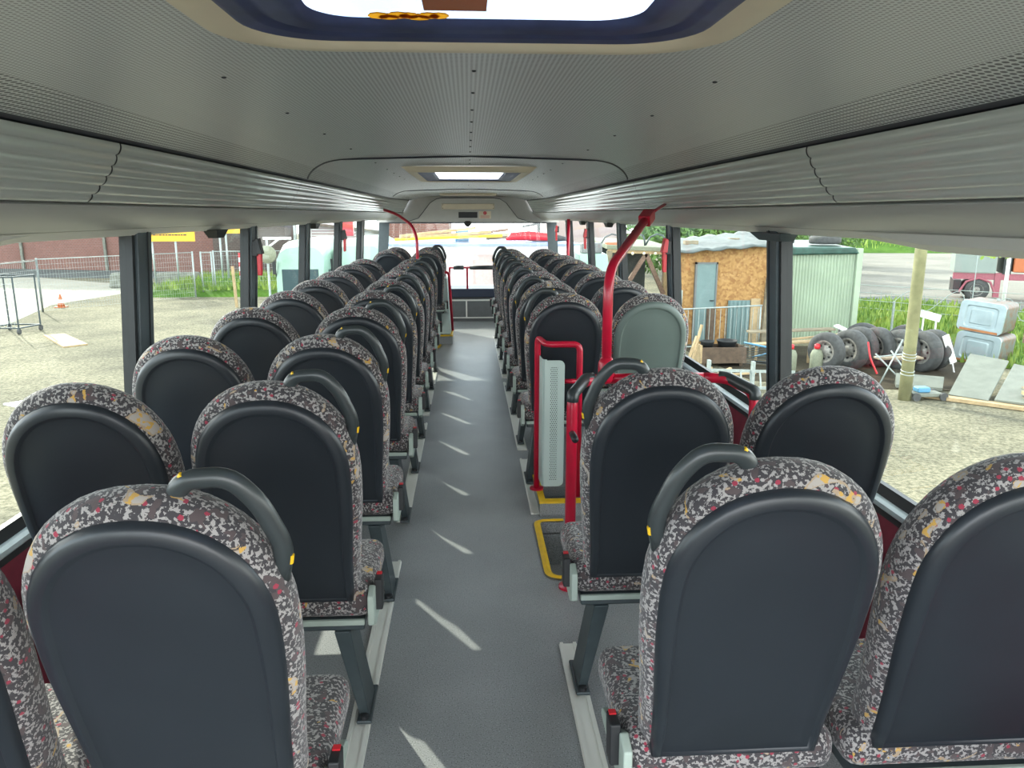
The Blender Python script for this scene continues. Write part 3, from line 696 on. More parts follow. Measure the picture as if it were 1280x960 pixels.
# perforated panel with its red hoop
pn = thing('stair_screen', 'light grey perforated panel folded around the stair post', 'panel', (0.38, 3.6, 0))
pts = [(0.330, 3.70), (0.334, 3.60), (0.339, 3.587), (0.352, 3.582), (0.45, 3.58)]
def strip(pts, z0, z1, th):
    a = [(x, y, z0) for x, y in pts] + [(x + th, y + th, z0) for x, y in pts[::-1]]
    return MB().loft([a, [(x, y, z1) for x, y, _ in a]])
world_part(strip(pts[:4], 0.14, 0.775, 0.004), 'side_sheet', 'lightgrey', pn)
fr = []
for (cx_, cz_, a0) in ((0.447, 0.717, 0), (0.447, 0.128, -PI/2)):
    pass
pf = [(0.345, 0.14), (0.415, 0.14)] + [(0.415 + 0.026*math.sin(a), 0.166 - 0.026*math.cos(a)) for a in [PI/2*k/6 for k in range(1, 7)]] + \
     [(0.415 + 0.026*math.cos(a), 0.745 + 0.026*math.sin(a)) for a in [PI/2*k/6 for k in range(0, 7)]] + [(0.345, 0.771)]
pm = MB().loft([[(x, 3.578, z) for x, z in pf], [(x, 3.583, z) for x, z in pf]])
pm.build('perforated_sheet', 'perfpanel', pn).location = -Vector(pn.location)
hp = thing('stair_rail', 'red tubular hoop standing around the grey perforated panel', 'handrail', (0.36, 4.25, 0))
world_part(MB().tube(fillet([(0.322, 3.71, 0.08), (0.322, 3.71, 0.862), (0.352, 3.60, 0.845), (0.515, 3.60, 0.845), (0.515, 3.60, 0.078)], 0.035, 6), 0.0155, 12), 'hoop', 'redpaint', hp, smooth=True)
world_part(MB().tube([(0.43, 3.60, 0.665), (0.515, 3.60, 0.665)], 0.012, 10), 'crossbar', 'redpaint', hp, smooth=True)
world_part(MB().lathe([(0.035, 0.08), (0.035, 0.088), (0.02, 0.09)], (0.322, 3.71, 0.0), n=16), 'flange', 'redpaint', hp)

# U-shaped guard rail behind the second right row
gr = thing('guard_rail', 'red guard rail with dark corner grips in front of the second row right seats', 'handrail', (0.7, 2.9, 0))
for xe, sg_ in ((0.372, 1), (1.075, -1)):
    z_floor = 0.0 if sg_ > 0 else 0.35
    world_part(MB().tube(fillet([(xe, 2.80, z_floor), (xe, 2.80, 0.785), (xe + sg_*0.07, 2.93, 0.815), (xe + sg_*0.16, 2.95, 0.815)], 0.05, 6), 0.021, 12), 'post', 'redpaint', gr, smooth=True)
    world_part(MB().tube(fillet([(xe, 2.798, 0.76), (xe + sg_*0.002, 2.80, 0.790), (xe + sg_*0.07, 2.93, 0.820), (xe + sg_*0.10, 2.94, 0.820)], 0.03, 5), 0.0235, 12), 'corner_grip', 'handle', gr, smooth=True)
    world_part(MB().tube([(xe, 2.80, 0.64), (xe - sg_*0.0, 2.70, 0.64)], 0.013, 10), 'bumper', 'black', gr, smooth=True)
world_part(MB().tube([(0.53, 2.95, 0.815), (0.92, 2.95, 0.815)], 0.021, 12), 'cross_rail', 'redpaint', gr, smooth=True)
world_part(MB().lathe([(0.042, 0), (0.042, 0.008), (0.026, 0.012)], (0.372, 2.80, 0), n=20), 'flange', 'redpaint', gr)
world_part(MB().tube([(1.075, 2.80, 0.35), (1.25, 2.80, 0.30)], 0.018, 10), 'wall_stub', 'redpaint', gr, smooth=True)
# tall bent pole
po = thing('grab_pole', 'tall bent red pole rising from the stair rail to the right cove', 'pole', (0.52, 2.95, 0.8))
top = Vector((0.80, 3.52, 1.440))
path = fillet([(0.525, 2.95, 0.86), (0.525, 2.95, 1.24), tuple(top)], 0.10, 8)
world_part(MB().tube(path, 0.0195, 14), 'pole', 'redpaint', po, smooth=True)
world_part(MB().tube([(0.525, 2.95, 0.80), (0.525, 2.95, 0.815), (0.525, 2.95, 0.88), (0.525, 2.95, 0.90)], [0.024, 0.032, 0.032, 0.022], 14), 'socket', 'redpaint', po, smooth=True)
dv = (top - Vector((0.525, 2.95, 1.24))).normalized()
cl = world_part(MB().bar(top - dv*0.07, top + dv*0.035, 0.055, 0.05), 'clamp', 'redpaint', po, bevel=0.006)
q0 = top - dv*0.05 - Vector(po.location)
for k in (0, 1):
    c_ = q0 + dv*0.06*k + Vector((0.0, -0.02, -0.018))
    MB().lathe([(0.006, -0.008), (0.006, -0.014)], c_, axis='y', n=8).build('screw', 'black', cl)
world_part(MB().tube([tuple(top + dv*0.02), (0.88, 3.70, 1.470), (0.985, 3.95, 1.50)], 0.008, 10), 'ceiling_bracket', 'redpaint', po, smooth=True)

# front left: panel, rail, pole
fp = thing('stair_screen', 'tall plain grey green panel on the plinth at the front left stair', 'panel', (-0.3, 8.9, 0.09))
world_part(MB().hexa([(-0.43, 8.79, 0.104), (-0.22, 8.79, 0.104), (-0.215, 9.24, 0.104), (-0.43, 9.24, 0.104)], [(-0.40, 8.85, 0.735), (-0.255, 8.85, 0.735), (-0.25, 9.20, 0.735), (-0.40, 9.20, 0.735)]), 'body', 'lightgrey', fp, bevel=0.008)
fr_ = thing('stair_rail', 'thin red rail along the edge of the front left stair panel', 'handrail', (-0.2, 9.0, 0.1))
world_part(MB().tube(fillet([(-0.46, 8.95, 0.30), (-0.46, 8.95, 0.80), (-0.235, 8.95, 0.80), (-0.205, 9.10, 0.10)], 0.04, 5), 0.0165, 10), 'hoop', 'redpaint', fr_, smooth=True)
fpole = thing('grab_pole', 'thin bent dark red pole rising to the left cove near the front', 'pole', (-0.56, 8.5, 0.5))
world_part(MB().tube(fillet([(-0.555, 8.42, 0.20), (-0.555, 8.42, 1.20), (-0.61, 8.48, 1.34), (-0.80, 8.8, 1.455), (-0.95, 8.95, 1.50)], 0.12, 6), 0.0165, 10), 'pole', 'redpaint', fpole, smooth=True)
world_part(MB().lathe([(0.035, 0.0), (0.035, 0.2), (0.02, 0.21)], (-0.555, 8.42, 0.0), n=12), 'socket', 'redpaint', fpole)
fh = thing('front_handrail', 'red handrail with black padded grips in front of the windscreen', 'handrail', (0.3, 10.45, 0.7))
world_part(MB().tube([(-0.24, 10.45, 0.752), (1.15, 10.45, 0.752)], 0.015, 10), 'bar', 'redpaint', fh, smooth=True)
for a, b in ((-0.21, -0.07), (0.01, 0.40), (0.48, 1.0)): world_part(MB().tube([(a, 10.45, 0.752), (b, 10.45, 0.752)], 0.028, 12), 'padded_grip', 'black', fh, smooth=True)
for x in (-0.025, 0.44, 1.05): world_part(MB().tube([(x, 10.45, 0.752), (x, 10.50, 0.70), (x, 10.60, 0.45)], 0.014, 8), 'post', 'redpaint', fh, smooth=True)
world_part(MB().tube([(-0.24, 10.45, 0.752), (-0.26, 10.55, 0.752), (-0.28, 10.62, 0.44)], 0.015, 8), 'end_post', 'redpaint', fh, smooth=True)
tag(MB().tube([(1.10, 8.62, 0.62), (1.10, 8.62, 1.40)], 0.018, 10).build('window_post', 'redpaint', smooth=True), 'upright red post against the right window near the front', 'pole')

# emergency hammers on the pillars
def hammer(s, y, z, label):
    x = s * (wx(z) - 0.012)
    t = thing('emergency_hammer', label, 'hammer', (x, y, z), 'red emergency hammers on the window pillars')
    def b(x0, x1, y0, y1, z0, z1): return MB().box(min(s*x0, s*x1), max(s*x0, s*x1), y0, y1, z0, z1)
    world_part(MB().box(min(x, x - s*0.03), max(x, x - s*0.03), y-0.028, y+0.028, z+0.02, z+0.10), 'holder', 'black', t, bevel=0.004)
    world_part(MB().hexa([(x-s*0.022, y-0.03, z+0.03), (x-s*0.055, y-0.03, z+0.03), (x-s*0.055, y+0.03, z+0.03), (x-s*0.022, y+0.03, z+0.03)],
               [(x-s*0.018, y-0.03, z+0.105), (x-s*0.038, y-0.03, z+0.115), (x-s*0.038, y+0.03, z+0.115), (x-s*0.018, y+0.03, z+0.105)]), 'hammer_head', 'redbright' if s > 0 else 'black', t, bevel=0.004)
    world_part(MB().hexa([(x-s*0.020, y-0.014, z-0.085), (x-s*0.042, y-0.014, z-0.085), (x-s*0.042, y+0.014, z-0.085), (x-s*0.020, y+0.014, z-0.085)],
               [(x-s*0.022, y-0.017, z+0.035), (x-s*0.048, y-0.017, z+0.035), (x-s*0.048, y+0.017, z+0.035), (x-s*0.022, y+0.017, z+0.035)]), 'hammer_handle', 'redbright', t, bevel=0.004)
hammer(-1, 4.30, 1.21, 'red emergency hammer on the left window pillar nearer the camera')
hammer(-1, 7.28, 1.20, 'red emergency hammer on the left window pillar further forward')
hammer(1, 4.54, 1.20, 'red emergency hammer on the right window pillar nearer the camera')
hammer(1, 7.68, 1.20, 'red emergency hammer on the right window pillar further forward')
hammer(1, 10.2, 1.20, 'tiny red emergency hammer at the right end of the windscreen')

# ================================================================== OUTSIDE
G = -2.3
def ground(name, m, pts, z=G, th=0.02):
    return struct(MB().loft([[(x, y, z - th) for x, y in pts], [(x, y, z) for x, y in pts]]).build(name, m))
ground('gravel_ground', 'gravel', [(-120, -40), (120, -40), (120, 160), (-120, 160)], th=0.5)
ground('road_right', 'road', [(18.2, 34.8), (26, 25.5), (80, 8), (100, 60), (60, 78), (34, 76)], G+0.02)
ground('road_left', 'roadpale', [(-16, 41.5), (-17.6, 33.5), (-16.0, 27.5), (-40, 24), (-60, 52), (-26, 48.5)], G+0.012)
ground('grey_ground_left', 'asphalt', [(-12, 46.5), (-26, 48.5), (-60, 52), (-60, 62), (-12, 54)], G+0.02)  # dark grey strip of ground along the foot of the brick building
ground('pavement_right', 'asphalt', [(17.3, 34.5), (19.9, 34.9), (27.5, 25), (24.6, 24.5)], G+0.03)
ground('grass_field', 'grass', [(11.2, 21.4), (13.2, 18.2), (15.5, 15.5), (30, 14), (25.5, 24.5), (17.6, 34.3), (11, 34)], G+0.03)
ground('soil_patch', 'soil', [(6.5, 17.0), (9.0, 16.0), (11.0, 15.6), (13.2, 18.2), (11.2, 21.4), (6.0, 22)], G+0.015)
# grassy mound on the left and the bank beyond the road on the right
def mound(name, m, x0, x1, y0, y1, h, nx=24, ny=16):
    vs, fs = [], []
    for j in range(ny + 1):
        for i in range(nx + 1):
            u, v = i/nx, j/ny
            e = math.sin(PI*min(1, max(0, u)))**0.5 * math.sin(PI*v)**0.5 if 0 < u < 1 and 0 < v < 1 else 0
            vs.append((x0 + (x1-x0)*u + 0.5*math.sin(v*9+u*3)*(0.15 < u < 0.85), y0 + (y1-y0)*v, G - 0.05 + (h + 0.05)*e*(0.85 + 0.15*math.sin(u*13+v*7))))
    for j in range(ny):
        for i in range(nx): k = j*(nx+1)+i; fs.append((k, k+1, k+nx+2, k+nx+1))
    return struct(MB().add(vs, fs).build(name, m, smooth=True))
mound('grass_mound', 'grass', -15.8, -7.0, 36.3, 47, 0.65)
struct(MB().hexa([(22, 76, G-0.1), (140, 60, G-0.1), (140, 90, G-0.1), (22, 100, G-0.1)], [(22, 77, G), (140, 61, G), (140, 90, 5), (22, 100, 4.0)]).build('grass_bank', 'grass'))
def blades(name, region, n, h, zf, label, m='blade'):
    mb = MB()
    for _ in range(n):
        x, y = region(); z = zf(x, y); a = random.random()*2*PI; w = 0.05; hh = h*(0.5+random.random())
        dx, dy = math.cos(a)*w, math.sin(a)*w; lx, ly = (random.random()-.5)*hh*0.6, (random.random()-.5)*hh*0.6
        mb.add([(x-dx, y-dy, z), (x+dx, y+dy, z), (x+lx, y+ly, z+hh)], [(0, 1, 2)])
    return tag(mb.build(name, m), label, 'grass', kind='stuff')
blades('tall_grass', lambda: (random.uniform(-15, -8), random.uniform(36.6, 46)), 3000, 0.28, lambda x, y: G + 0.3, 'bright green grass tufts growing on the mound by the brick building')
def rg():
    while True:
        x, y = random.uniform(10.8, 24), random.uniform(16, 33)
        if (x > 11.4 or y > 21.5) and x - 11 > (21.5 - y)*0.62 and y < 34.3 - (x - 17.6)*1.2: return x, y
blades('tall_grass', rg, 9000, 0.22, lambda x, y: G + 0.02, 'green meadow grass growing behind the tyres and the timber pole')
blades('tall_grass', lambda: (random.uniform(26, 70), random.uniform(76, 92)), 3500, 0.9, lambda x, y: G + (y-75)*0.24, 'sunlit grass covering the bank beyond the road', 'leafy')

# --- buildings
def block(mb, x0, x1, y0, y1, z0, z1): return mb.box(x0, x1, y0, y1, z0, z1)
bl = thing('brick_building', 'long red brick building across the road behind the left fence', 'building', (-26, 56, G))
a, b = Vector((-60, 64.5, 0)), Vector((-15.7, 51.8, 0)); nrm = Vector((0.28, 0.96, 0)) * 4
world_part(MB().hexa([(a.x, a.y, G), (b.x, b.y, G), tuple((b+nrm).to_2d())+(G,), tuple((a+nrm).to_2d())+(G,)], [(a.x, a.y, 8), (b.x, b.y, 8), tuple((b+nrm).to_2d())+(8,), tuple((a+nrm).to_2d())+(8,)]), 'wall', 'brick', bl)
world_part(MB().bar((-29, 55.5, 0.35), (-18.6, 52.55, 0.35), 0.25, 0.12), 'string_course', 'pinkwall', bl)
for x in (-31.0, -24.5):
    y = 64.5 + (x + 60) * (-12.7/44.3); world_part(MB().bar((x, y-0.1, G), (x, y-0.1, 8), 0.16), 'downpipe', 'concrete', bl)
bd = tag(MB().box(-15.3, -11.0, 47.9, 50.5, G, 7).build('brick_building', 'brick_shade'), 'shadow toned brick building behind the yellow banner and the grass mound', 'building')
hs = thing('pale_house', 'pale house with a sloping roof edge behind the mint vans', 'building', (-9, 50, G))
world_part(MB().box(-10.7, -5.2, 51, 57, G, 1.0), 'wall', 'white', hs)
for k in range(9): world_part(MB().box(-10.0, -7.2, 50.95, 51.0, -0.9+k*0.18, -0.9+k*0.18+0.10), 'siding_board', 'pinkwall', hs)
world_part(MB().hexa([(-10.9, 50.7, 0.85), (-5.0, 50.7, 0.15), (-5.0, 57, 0.15), (-10.9, 57, 0.85)], [(-10.9, 50.7, 1.05), (-5.0, 50.7, 0.35), (-5.0, 57, 0.35), (-10.9, 57, 1.05)]), 'roof', 'concrete', hs)
tag(MB().box(-6.9, -6.0, 41.5, 41.9, 0.35, 1.3).box(-6.5, -6.4, 41.6, 41.7, G, 0.35).build('red_signboard', 'redbright', bevel=0.02), 'red board showing above the mint vans on the left', 'sign')

# --- mint vans
def van(x, y, w, label):
    t = thing('mint_van', label, 'van', (x, y, G), 'pale mint vans parked ahead on the left')
    L, H = 5.0, 3.0
    body = []
    for yy, hh, ww in ((0, 2.35, w*0.94), (0.12, 2.8, w*0.99), (0.7, 3.0, w), (L, 3.0, w)):
        ring = [(-ww/2, yy, 0.45), (ww/2, yy, 0.45)]
        for k in range(9):
            a = PI*k/8; ring.append((ww/2*math.copysign(abs(math.cos(a))**0.6, math.cos(a)), yy, hh-0.75 + 0.75*math.sin(a)**0.7 if 0 < k < 8 else hh-0.75))
        body.append(ring)
    MB().loft(body).build('body', 'mint', t, smooth=False, bevel=0.02)
    MB().box(-w*0.36, w*0.36, -0.03, 0.05, 1.35, 2.15).build('windscreen', 'darkglass', t, bevel=0.02)
    MB().box(-w*0.44, w*0.44, -0.10, 0.05, 0.45, 0.75).build('bumper', 'panelgrey', t, bevel=0.03)
    for q in (-1, 1):
        MB().lathe([(0.11, 0), (0.11, -0.05), (0.04, -0.07)], (q*w*0.34, 0, 1.0), axis='y', n=14).build('headlamp', 'bulb', t)
        MB().box(q*w*0.5-0.02, q*w*0.5+0.02, 0.5, 1.5, 1.4, 2.1).build('side_window', 'darkglass', t)
        for yy in (0.9, 4.0):
            MB().lathe([(0.2, -0.11), (0.38, -0.11), (0.40, 0), (0.38, 0.11), (0.2, 0.11)], (q*(w/2-0.1), yy, 0.40), axis='x', n=18).build('wheel', 'tyre', t)
    MB().tube([(-w*0.48, 0.1, 1.9), (-w*0.51, 0.0, 2.2), (-w*0.51, 0.0, 2.35)], 0.02, 6).box(-w*0.53, -w*0.47, -0.06, 0.0, 2.0, 2.4).build('mirror', 'black', t)
    return t
van(-5.02, 23.5, 1.50, 'pale mint van on the left, the nearer of the two to the brick building')
van(-3.42, 24.5, 1.70, 'pale mint van parked closest to the white building ahead')

# --- white building ahead with a cluttered roof
wb_ = thing('white_building', 'low white building straight ahead of the windscreen with a small window', 'building', (1, 22, G))
world_part(MB().box(-2.0, 2.75, 20, 25, G, 0.66), 'wall', 'white', wb_)
world_part(MB().box(-2.1, 2.85, 19.9, 25.1, 0.66, 0.72), 'roof_edge', 'skyblue', wb_)
wf = world_part(MB().box(0.14, 0.60, 19.97, 20.0, -0.36, 0.42).box(0.10, 0.64, 19.95, 20.0, -0.40, -0.36).box(0.10, 0.64, 19.95, 20.0, 0.42, 0.46).box(0.10, 0.14, 19.95, 20.0, -0.36, 0.42).box(0.60, 0.64, 19.95, 20.0, -0.36, 0.42), 'window', 'pinkwall', wb_)
lum = [(-1.9, 0.9, 0.10, 'sign'), (-1.5, 0.6, 0.2, 'freshwood'), (-1.8, 0.2, 0.29, 'freshwood'), (0.5, 2.1, 0.12, 'wood'), (-0.4, 1.1, 0.24, 'brace')]
for i, (x0, x1, dz, m) in enumerate(lum):
    tag(MB().bar((x0, 20.4 + 0.2*i, 0.77 + dz*0.4), (x1, 20.8 + 0.2*i, 0.80 + dz), 0.16, 0.07).build('roof_plank', m), 'plank lying on the white building roof: ' + ['long yellow one at the front', 'pale one behind the yellow plank', 'leftmost pale one sloping upwards', 'grey one at the right end', 'brown one across the middle'][i], 'plank', 'planks on the white building roof')
tag(MB().tube([(1.0, 20.6, 0.80), (1.15, 20.6, 0.88), (1.6, 20.6, 0.90), (2.15, 20.6, 0.86), (2.3, 20.6, 0.80)], [0.03, 0.11, 0.13, 0.10, 0.02], 10).build('red_bundle', 'redbright', smooth=True), 'bright red bundle lying on the white building roof', 'bundle')
tag(MB().tube([(1.6, 21.4, 0.78), (1.8, 21.4, 0.81), (2.4, 21.4, 0.82), (2.8, 21.4, 0.78)], [0.03, 0.09, 0.10, 0.04], 10).build('dark_bundle', 'tyre', smooth=True), 'dark rolled bundle at the right end of the white roof', 'bundle')
tag(MB().box(-0.35, 0.02, 21.5, 21.9, 0.72, 1.02).build('blue_crate', 'bluepaint', bevel=0.02), 'blue crate standing on the white building roof', 'crate')
tag(MB().bar((1.5, 21.6, 1.12), (1.95, 21.6, 1.2), 0.3, 0.06).tube([(1.95, 21.6, 0.72), (1.95, 21.6, 1.25)], 0.05, 8).build('roof_vent', 'panelgrey'), 'small grey roof vent above the red bundle', 'vent')
fb = tag(MB().box(-3.9, -0.9, 38, 44, G, 5.0).build('brick_building', 'brick'), 'red brick building showing above the white roof ahead', 'building')

# --- left yard: fence, cage, cone, board, blocks, banner, stake
def mesh_fence(a, b, h, label, posts=True, step=0.11, rstep=0.2):
    a = Vector(a); b = Vector(b); t = thing('wire_fence', label, 'fence', (a.x, a.y, G), 'wire fencing across the left yard')
    d = b - a; L = d.length; n = int(L/step); w = MB()
    for k in range(n + 1):
        p = a + d*k/n; w.bar((p.x, p.y, G+0.05), (p.x, p.y, G+h), 0.0045)
    for k in range(int(h/rstep) + 1):
        w.bar((a.x, a.y, G+0.05+k*rstep), (b.x, b.y, G+0.05+k*rstep), 0.007)
    world_part(w, 'wire_mesh', 'galv', t)
    for p in (a, b): world_part(MB().tube([(p.x, p.y, G), (p.x, p.y, G+h+0.05)], 0.04, 8), 'post', 'galv', t, smooth=True)
    world_part(MB().tube([(a.x, a.y, G+h), (b.x, b.y, G+h)], 0.02, 6), 'top_rail', 'galv', t, smooth=True)
    return t
mesh_fence((-16.7, 31.1, 0), (-12.6, 36.4, 0), 2.05, 'wire fence running from the grey corner post to the gate')
mesh_fence((-16.7, 31.1, 0), (-17.4, 24.0, 0), 2.0, 'wire fence running towards the camera from the corner post', rstep=0.4)
mesh_fence((-12.5, 37.2, 0), (-12.05, 37.3, 0), 2.0, 'narrow wire gate leaf standing in its grey foot', step=0.1)
mesh_fence((-11.95, 37.3, 0), (-8.6, 37.9, 0), 2.05, 'wire panel at the edge of the grass mound')
tag(MB().box(-12.4, -11.6, 37.1, 37.45, G, G+0.12).build('fence_foot', 'concrete', bevel=0.02), 'grey concrete foot under the wire gate', 'fence foot')
ct = thing('cage_trolley', 'tall grey wire cage trolley at the left edge of the yard', 'trolley', (-14.8, 25.7, G))
cf = MB()
for x, y in ((-15.4, 25.3), (-14.35, 25.2), (-14.15, 26.1), (-15.2, 26.2)): cf.tube([(x, y, G+0.15), (x, y, G+1.82)], 0.028, 6)
for z in (0.2, 1.82):
    q = [(-15.4, 25.3, G+z), (-14.35, 25.2, G+z), (-14.15, 26.1, G+z), (-15.2, 26.2, G+z)]
    for i in range(4): cf.tube([q[i], q[(i+1)%4]], 0.028, 6)
world_part(cf, 'frame', 'legmetal', ct)
cg = MB()
for k in range(1, 9):
    cg.bar((-15.4+k*0.117, 25.3-k*0.011, G+0.2), (-15.4+k*0.117, 25.3-k*0.011, G+1.8), 0.008); 
for k in range(1, 8): cg.bar((-15.4, 25.3, G+0.2+k*0.2), (-14.35, 25.2, G+0.2+k*0.2), 0.008)
world_part(cg, 'wire_mesh', 'galv', ct)
for x, y in ((-15.4, 25.3), (-14.35, 25.2), (-14.15, 26.1), (-15.2, 26.2)): world_part(MB().lathe([(0.02, -0.03), (0.09, -0.03), (0.09, 0.03), (0.02, 0.03)], (x, y, G+0.09), axis='x', n=12), 'castor', 'tyre', ct)
cn = thing('traffic_cone', 'weathered traffic cone standing on the pale yard', 'cone', (-16.8, 32.7, G))
MB().box(-0.2, 0.2, -0.2, 0.2, 0, 0.04).build('base', 'orange', cn, bevel=0.01)
MB().lathe([(0.15, 0.04), (0.11, 0.18), (0.075, 0.34), (0.03, 0.52), (0.02, 0.54)], (0, 0, 0), n=16).build('body', 'orange', cn, smooth=True)
MB().lathe([(0.113, 0.19), (0.083, 0.32)], (0, 0, 0), n=16).build('white_band', 'white', cn)
tag(MB().hexa([(-13.4, 24.8, G), (-11.65, 22.5, G), (-11.2, 23.0, G), (-12.9, 25.1, G)], [(-13.4, 24.8, G+0.04), (-11.65, 22.5, G+0.04), (-11.2, 23.0, G+0.04), (-12.9, 25.1, G+0.04)]).build('loose_board', 'freshwood'), 'pale flat board lying on the gravel left of the bus', 'board')
tag(MB().hexa([(-9.4, 15.6, G), (-8.6, 15.1, G), (-8.3, 15.5, G), (-9.1, 15.9, G)], [(-9.4, 15.6, G+0.03), (-8.6, 15.1, G+0.03), (-8.3, 15.5, G+0.03), (-9.1, 15.9, G+0.03)]).build('paper_scrap', 'white'), 'whitish scrap lying on the gravel near the left bus window', 'litter')
tag(MB().hexa([(-18.6, 41, G), (-16.6, 41.2, G), (-16.6, 42.0, G), (-18.6, 41.8, G)], [(-18.5, 41.1, G+0.8), (-16.7, 41.3, G+0.8), (-16.7, 41.9, G+0.8), (-18.5, 41.7, G+0.8)]).build('concrete_block', 'concrete', bevel=0.12), 'rounded concrete block, the left one at the road edge', 'concrete block', 'concrete blocks at the road edge')
tag(MB().hexa([(-16.5, 41.6, G), (-14.3, 41.9, G), (-14.3, 42.7, G), (-16.5, 42.4, G)], [(-16.4, 41.7, G+0.75), (-14.4, 42.0, G+0.75), (-14.4, 42.6, G+0.75), (-16.4, 42.3, G+0.75)]).build('concrete_block', 'concrete', bevel=0.1), 'concrete block beside the grass mound, right of its twin', 'concrete block', 'concrete blocks at the road edge')
def banner(x0, x1, z0, z1, label, txt):
    t = thing('yellow_banner', label, 'banner', ((x0+x1)/2, 40, G))
    world_part(MB().box(x0, x1, 40, 40.05, z0, z1), 'board', 'sign', t)
    for x in (x0+0.3, x1-1.0): world_part(MB().tube([(x, 40.1, G), (x, 40.1, z1)], 0.05, 8), 'post', 'galv', t, smooth=True)
    w = MB(); x = x0 + 0.1
    while txt and x < x1 - 0.5:
        l_ = random.uniform(0.05, 0.16); w.box(x, x+l_, 39.985, 40.0, z1-0.36, z1-0.30); x += l_ + 0.04
    if txt: world_part(w, 'lettering', 'black', t)
banner(-16.1, -13.65, 0.13, 0.78, 'long yellow banner with small dark lettering in front of the brickwork', True)
banner(-12.75, -11.15, 0.52, 1.0, 'shorter yellow banner to the right of the lettered one', False)
tag(MB().bar((-9.56, 32.3, G), (-9.62, 32.3, G+1.68), 0.10).build('wooden_stake', 'freshwood'), 'single orange brown wooden stake in the yard', 'post')
rw = thing('warning_post', 'faded red and white warning post behind the wooden stake', 'post', (-11.1, 38.6, G))
for k in range(6): MB().box(-0.07, 0.07, -0.03, 0.03, 0.6+k*0.22, 0.82+k*0.22).build('band', 'redbright' if k % 2 else 'white', rw)
MB().box(-0.03, 0.03, -0.02, 0.02, 0, 0.6).build('stem', 'galv', rw)
tag(MB().tube([(-8.9, 41, G), (-8.9, 41, 3.5)], 0.09, 8).build('lamp_post', 'galv', smooth=True), 'grey upright lamp post behind the mint vans', 'lamp post')
st2 = thing('floodlight_stand', 'round floodlight on a white bracket beside the left mint van', 'floodlight', (-5.80, 22.9, G))
MB().tube([(0, 0, 0), (0, 0, 3.1)], 0.035, 8).build('stand', 'galv', st2)
MB().lathe([(0.24, -0.06), (0.26, 0.0), (0.20, 0.14), (0.1, 0.2)], (0.02, -0.1, 2.62), axis='y', n=18).build('lamp', 'beigebag', st2, smooth=True)
MB().bar((-0.1, 0, 3.08), (0.7, 0, 3.08), 0.07).bar((0, 0, 2.8), (0.35, 0, 3.06), 0.05).build('bracket', 'white', st2)

# --- right: chipboard shed
sd = thing('chipboard_shed', 'chipboard walled shed with a pale tarpaulin roof right of the bus', 'shed', (7.4, 24, G))
world_part(MB().hexa([(5.95, 22.2, G), (8.85, 22.0, G), (8.95, 24.5, G), (6.9, 24.5, G)], [(5.95, 22.2, 0.38), (8.85, 22.0, 0.60), (8.95, 24.5, 0.60), (6.9, 24.5, 0.42)]), 'wall', 'osb', sd)
rv, rfc = [], []
for j in range(9):
    for i in range(17):
        u, v = i/16, j/8; rv.append((5.75 + 3.15*u + 0.9*v*(1-u), 21.7 + 2.9*v, 0.40 + 0.22*u + 0.30*v + 0.03*math.sin(i*1.7+j) + 0.02*random.random()))
for j in range(8):
    for i in range(16): k = j*17+i; rfc.append((k, k+1, k+18, k+17))
rm = MB().add(rv, rfc); o = world_part(rm, 'tarpaulin_roof', 'tarp', sd, smooth=True)
so = o.modifiers.new('thick', 'SOLIDIFY'); so.thickness = 0.05
dr = world_part(MB().box(6.60, 7.16, 22.06, 22.14, G+0.1, 0.05), 'door', 'tealdoor', sd)
world_part(MB().box(6.55, 6.60, 22.03, 22.14, G+0.1, 0.10).box(7.16, 7.20, 22.03, 22.12, G+0.1, 0.10).box(6.55, 7.20, 22.03, 22.14, 0.05, 0.10), 'door_frame', 'panelgrey', sd)
world_part(MB().box(7.02, 7.12, 22.0, 22.06, -1.02, -0.99), 'door_handle', 'black', sd)
sp_ = MB().box(7.56, 8.20, 22.0, 22.05, G, -1.0)
for k in range(5): sp_.box(7.60+k*0.12, 7.65+k*0.12, 21.97, 22.0, G, -1.02)
world_part(sp_, 'blue_grey_sheet', 'tealdoor', sd)
world_part(MB().box(8.22, 8.50, 21.98, 22.03, G, -0.95), 'plank_panel', 'freshwood', sd)
world_part(MB().bar((8.62, 21.9, G), (8.70, 21.95, -0.35), 0.14).bar((8.80, 21.85, G), (8.84, 21.95, 0.25), 0.14), 'corner_boards', 'wood', sd)
world_part(MB().box(5.95, 6.20, 22.05, 22.2, -1.35, -0.70), 'small_window', 'lightgrey', sd)
for k, (x, y, z, w_) in enumerate(((6.45, 22.9, 0.60, 0.4), (7.9, 23.2, 0.66, 0.3))):
    tag(MB().box(x, x+w_, y, y+0.25, z-0.05, z+0.09).build('roof_block', 'wood', bevel=0.01), ['small block weighing down the left of the shed tarpaulin', 'small block weighing down the right of the shed tarpaulin'][k], 'block')
# railings in front of the shed
rl = thing('steel_railing', 'galvanised steel railing with upright bars before the chipboard shed', 'railing', (6.9, 20.5, G))
rm_ = MB().tube([(5.2, 20.6, -1.10), (7.95, 20.4, -0.96)], 0.022, 8).tube([(5.2, 20.6, -2.1), (7.95, 20.4, -2.1)], 0.022, 8)
for x in (5.2, 7.95): rm_.tube([(x, 20.5, G), (x, 20.5, -1.0)], 0.024, 8)
world_part(rm_, 'frame', 'galv', rl, smooth=True)
bb = MB()
for k in range(18): bb.tube([(5.36+k*0.15, 20.55, -2.1), (5.36+k*0.15, 20.55, -1.06)], 0.009, 6)
world_part(bb, 'bars', 'galv', rl)
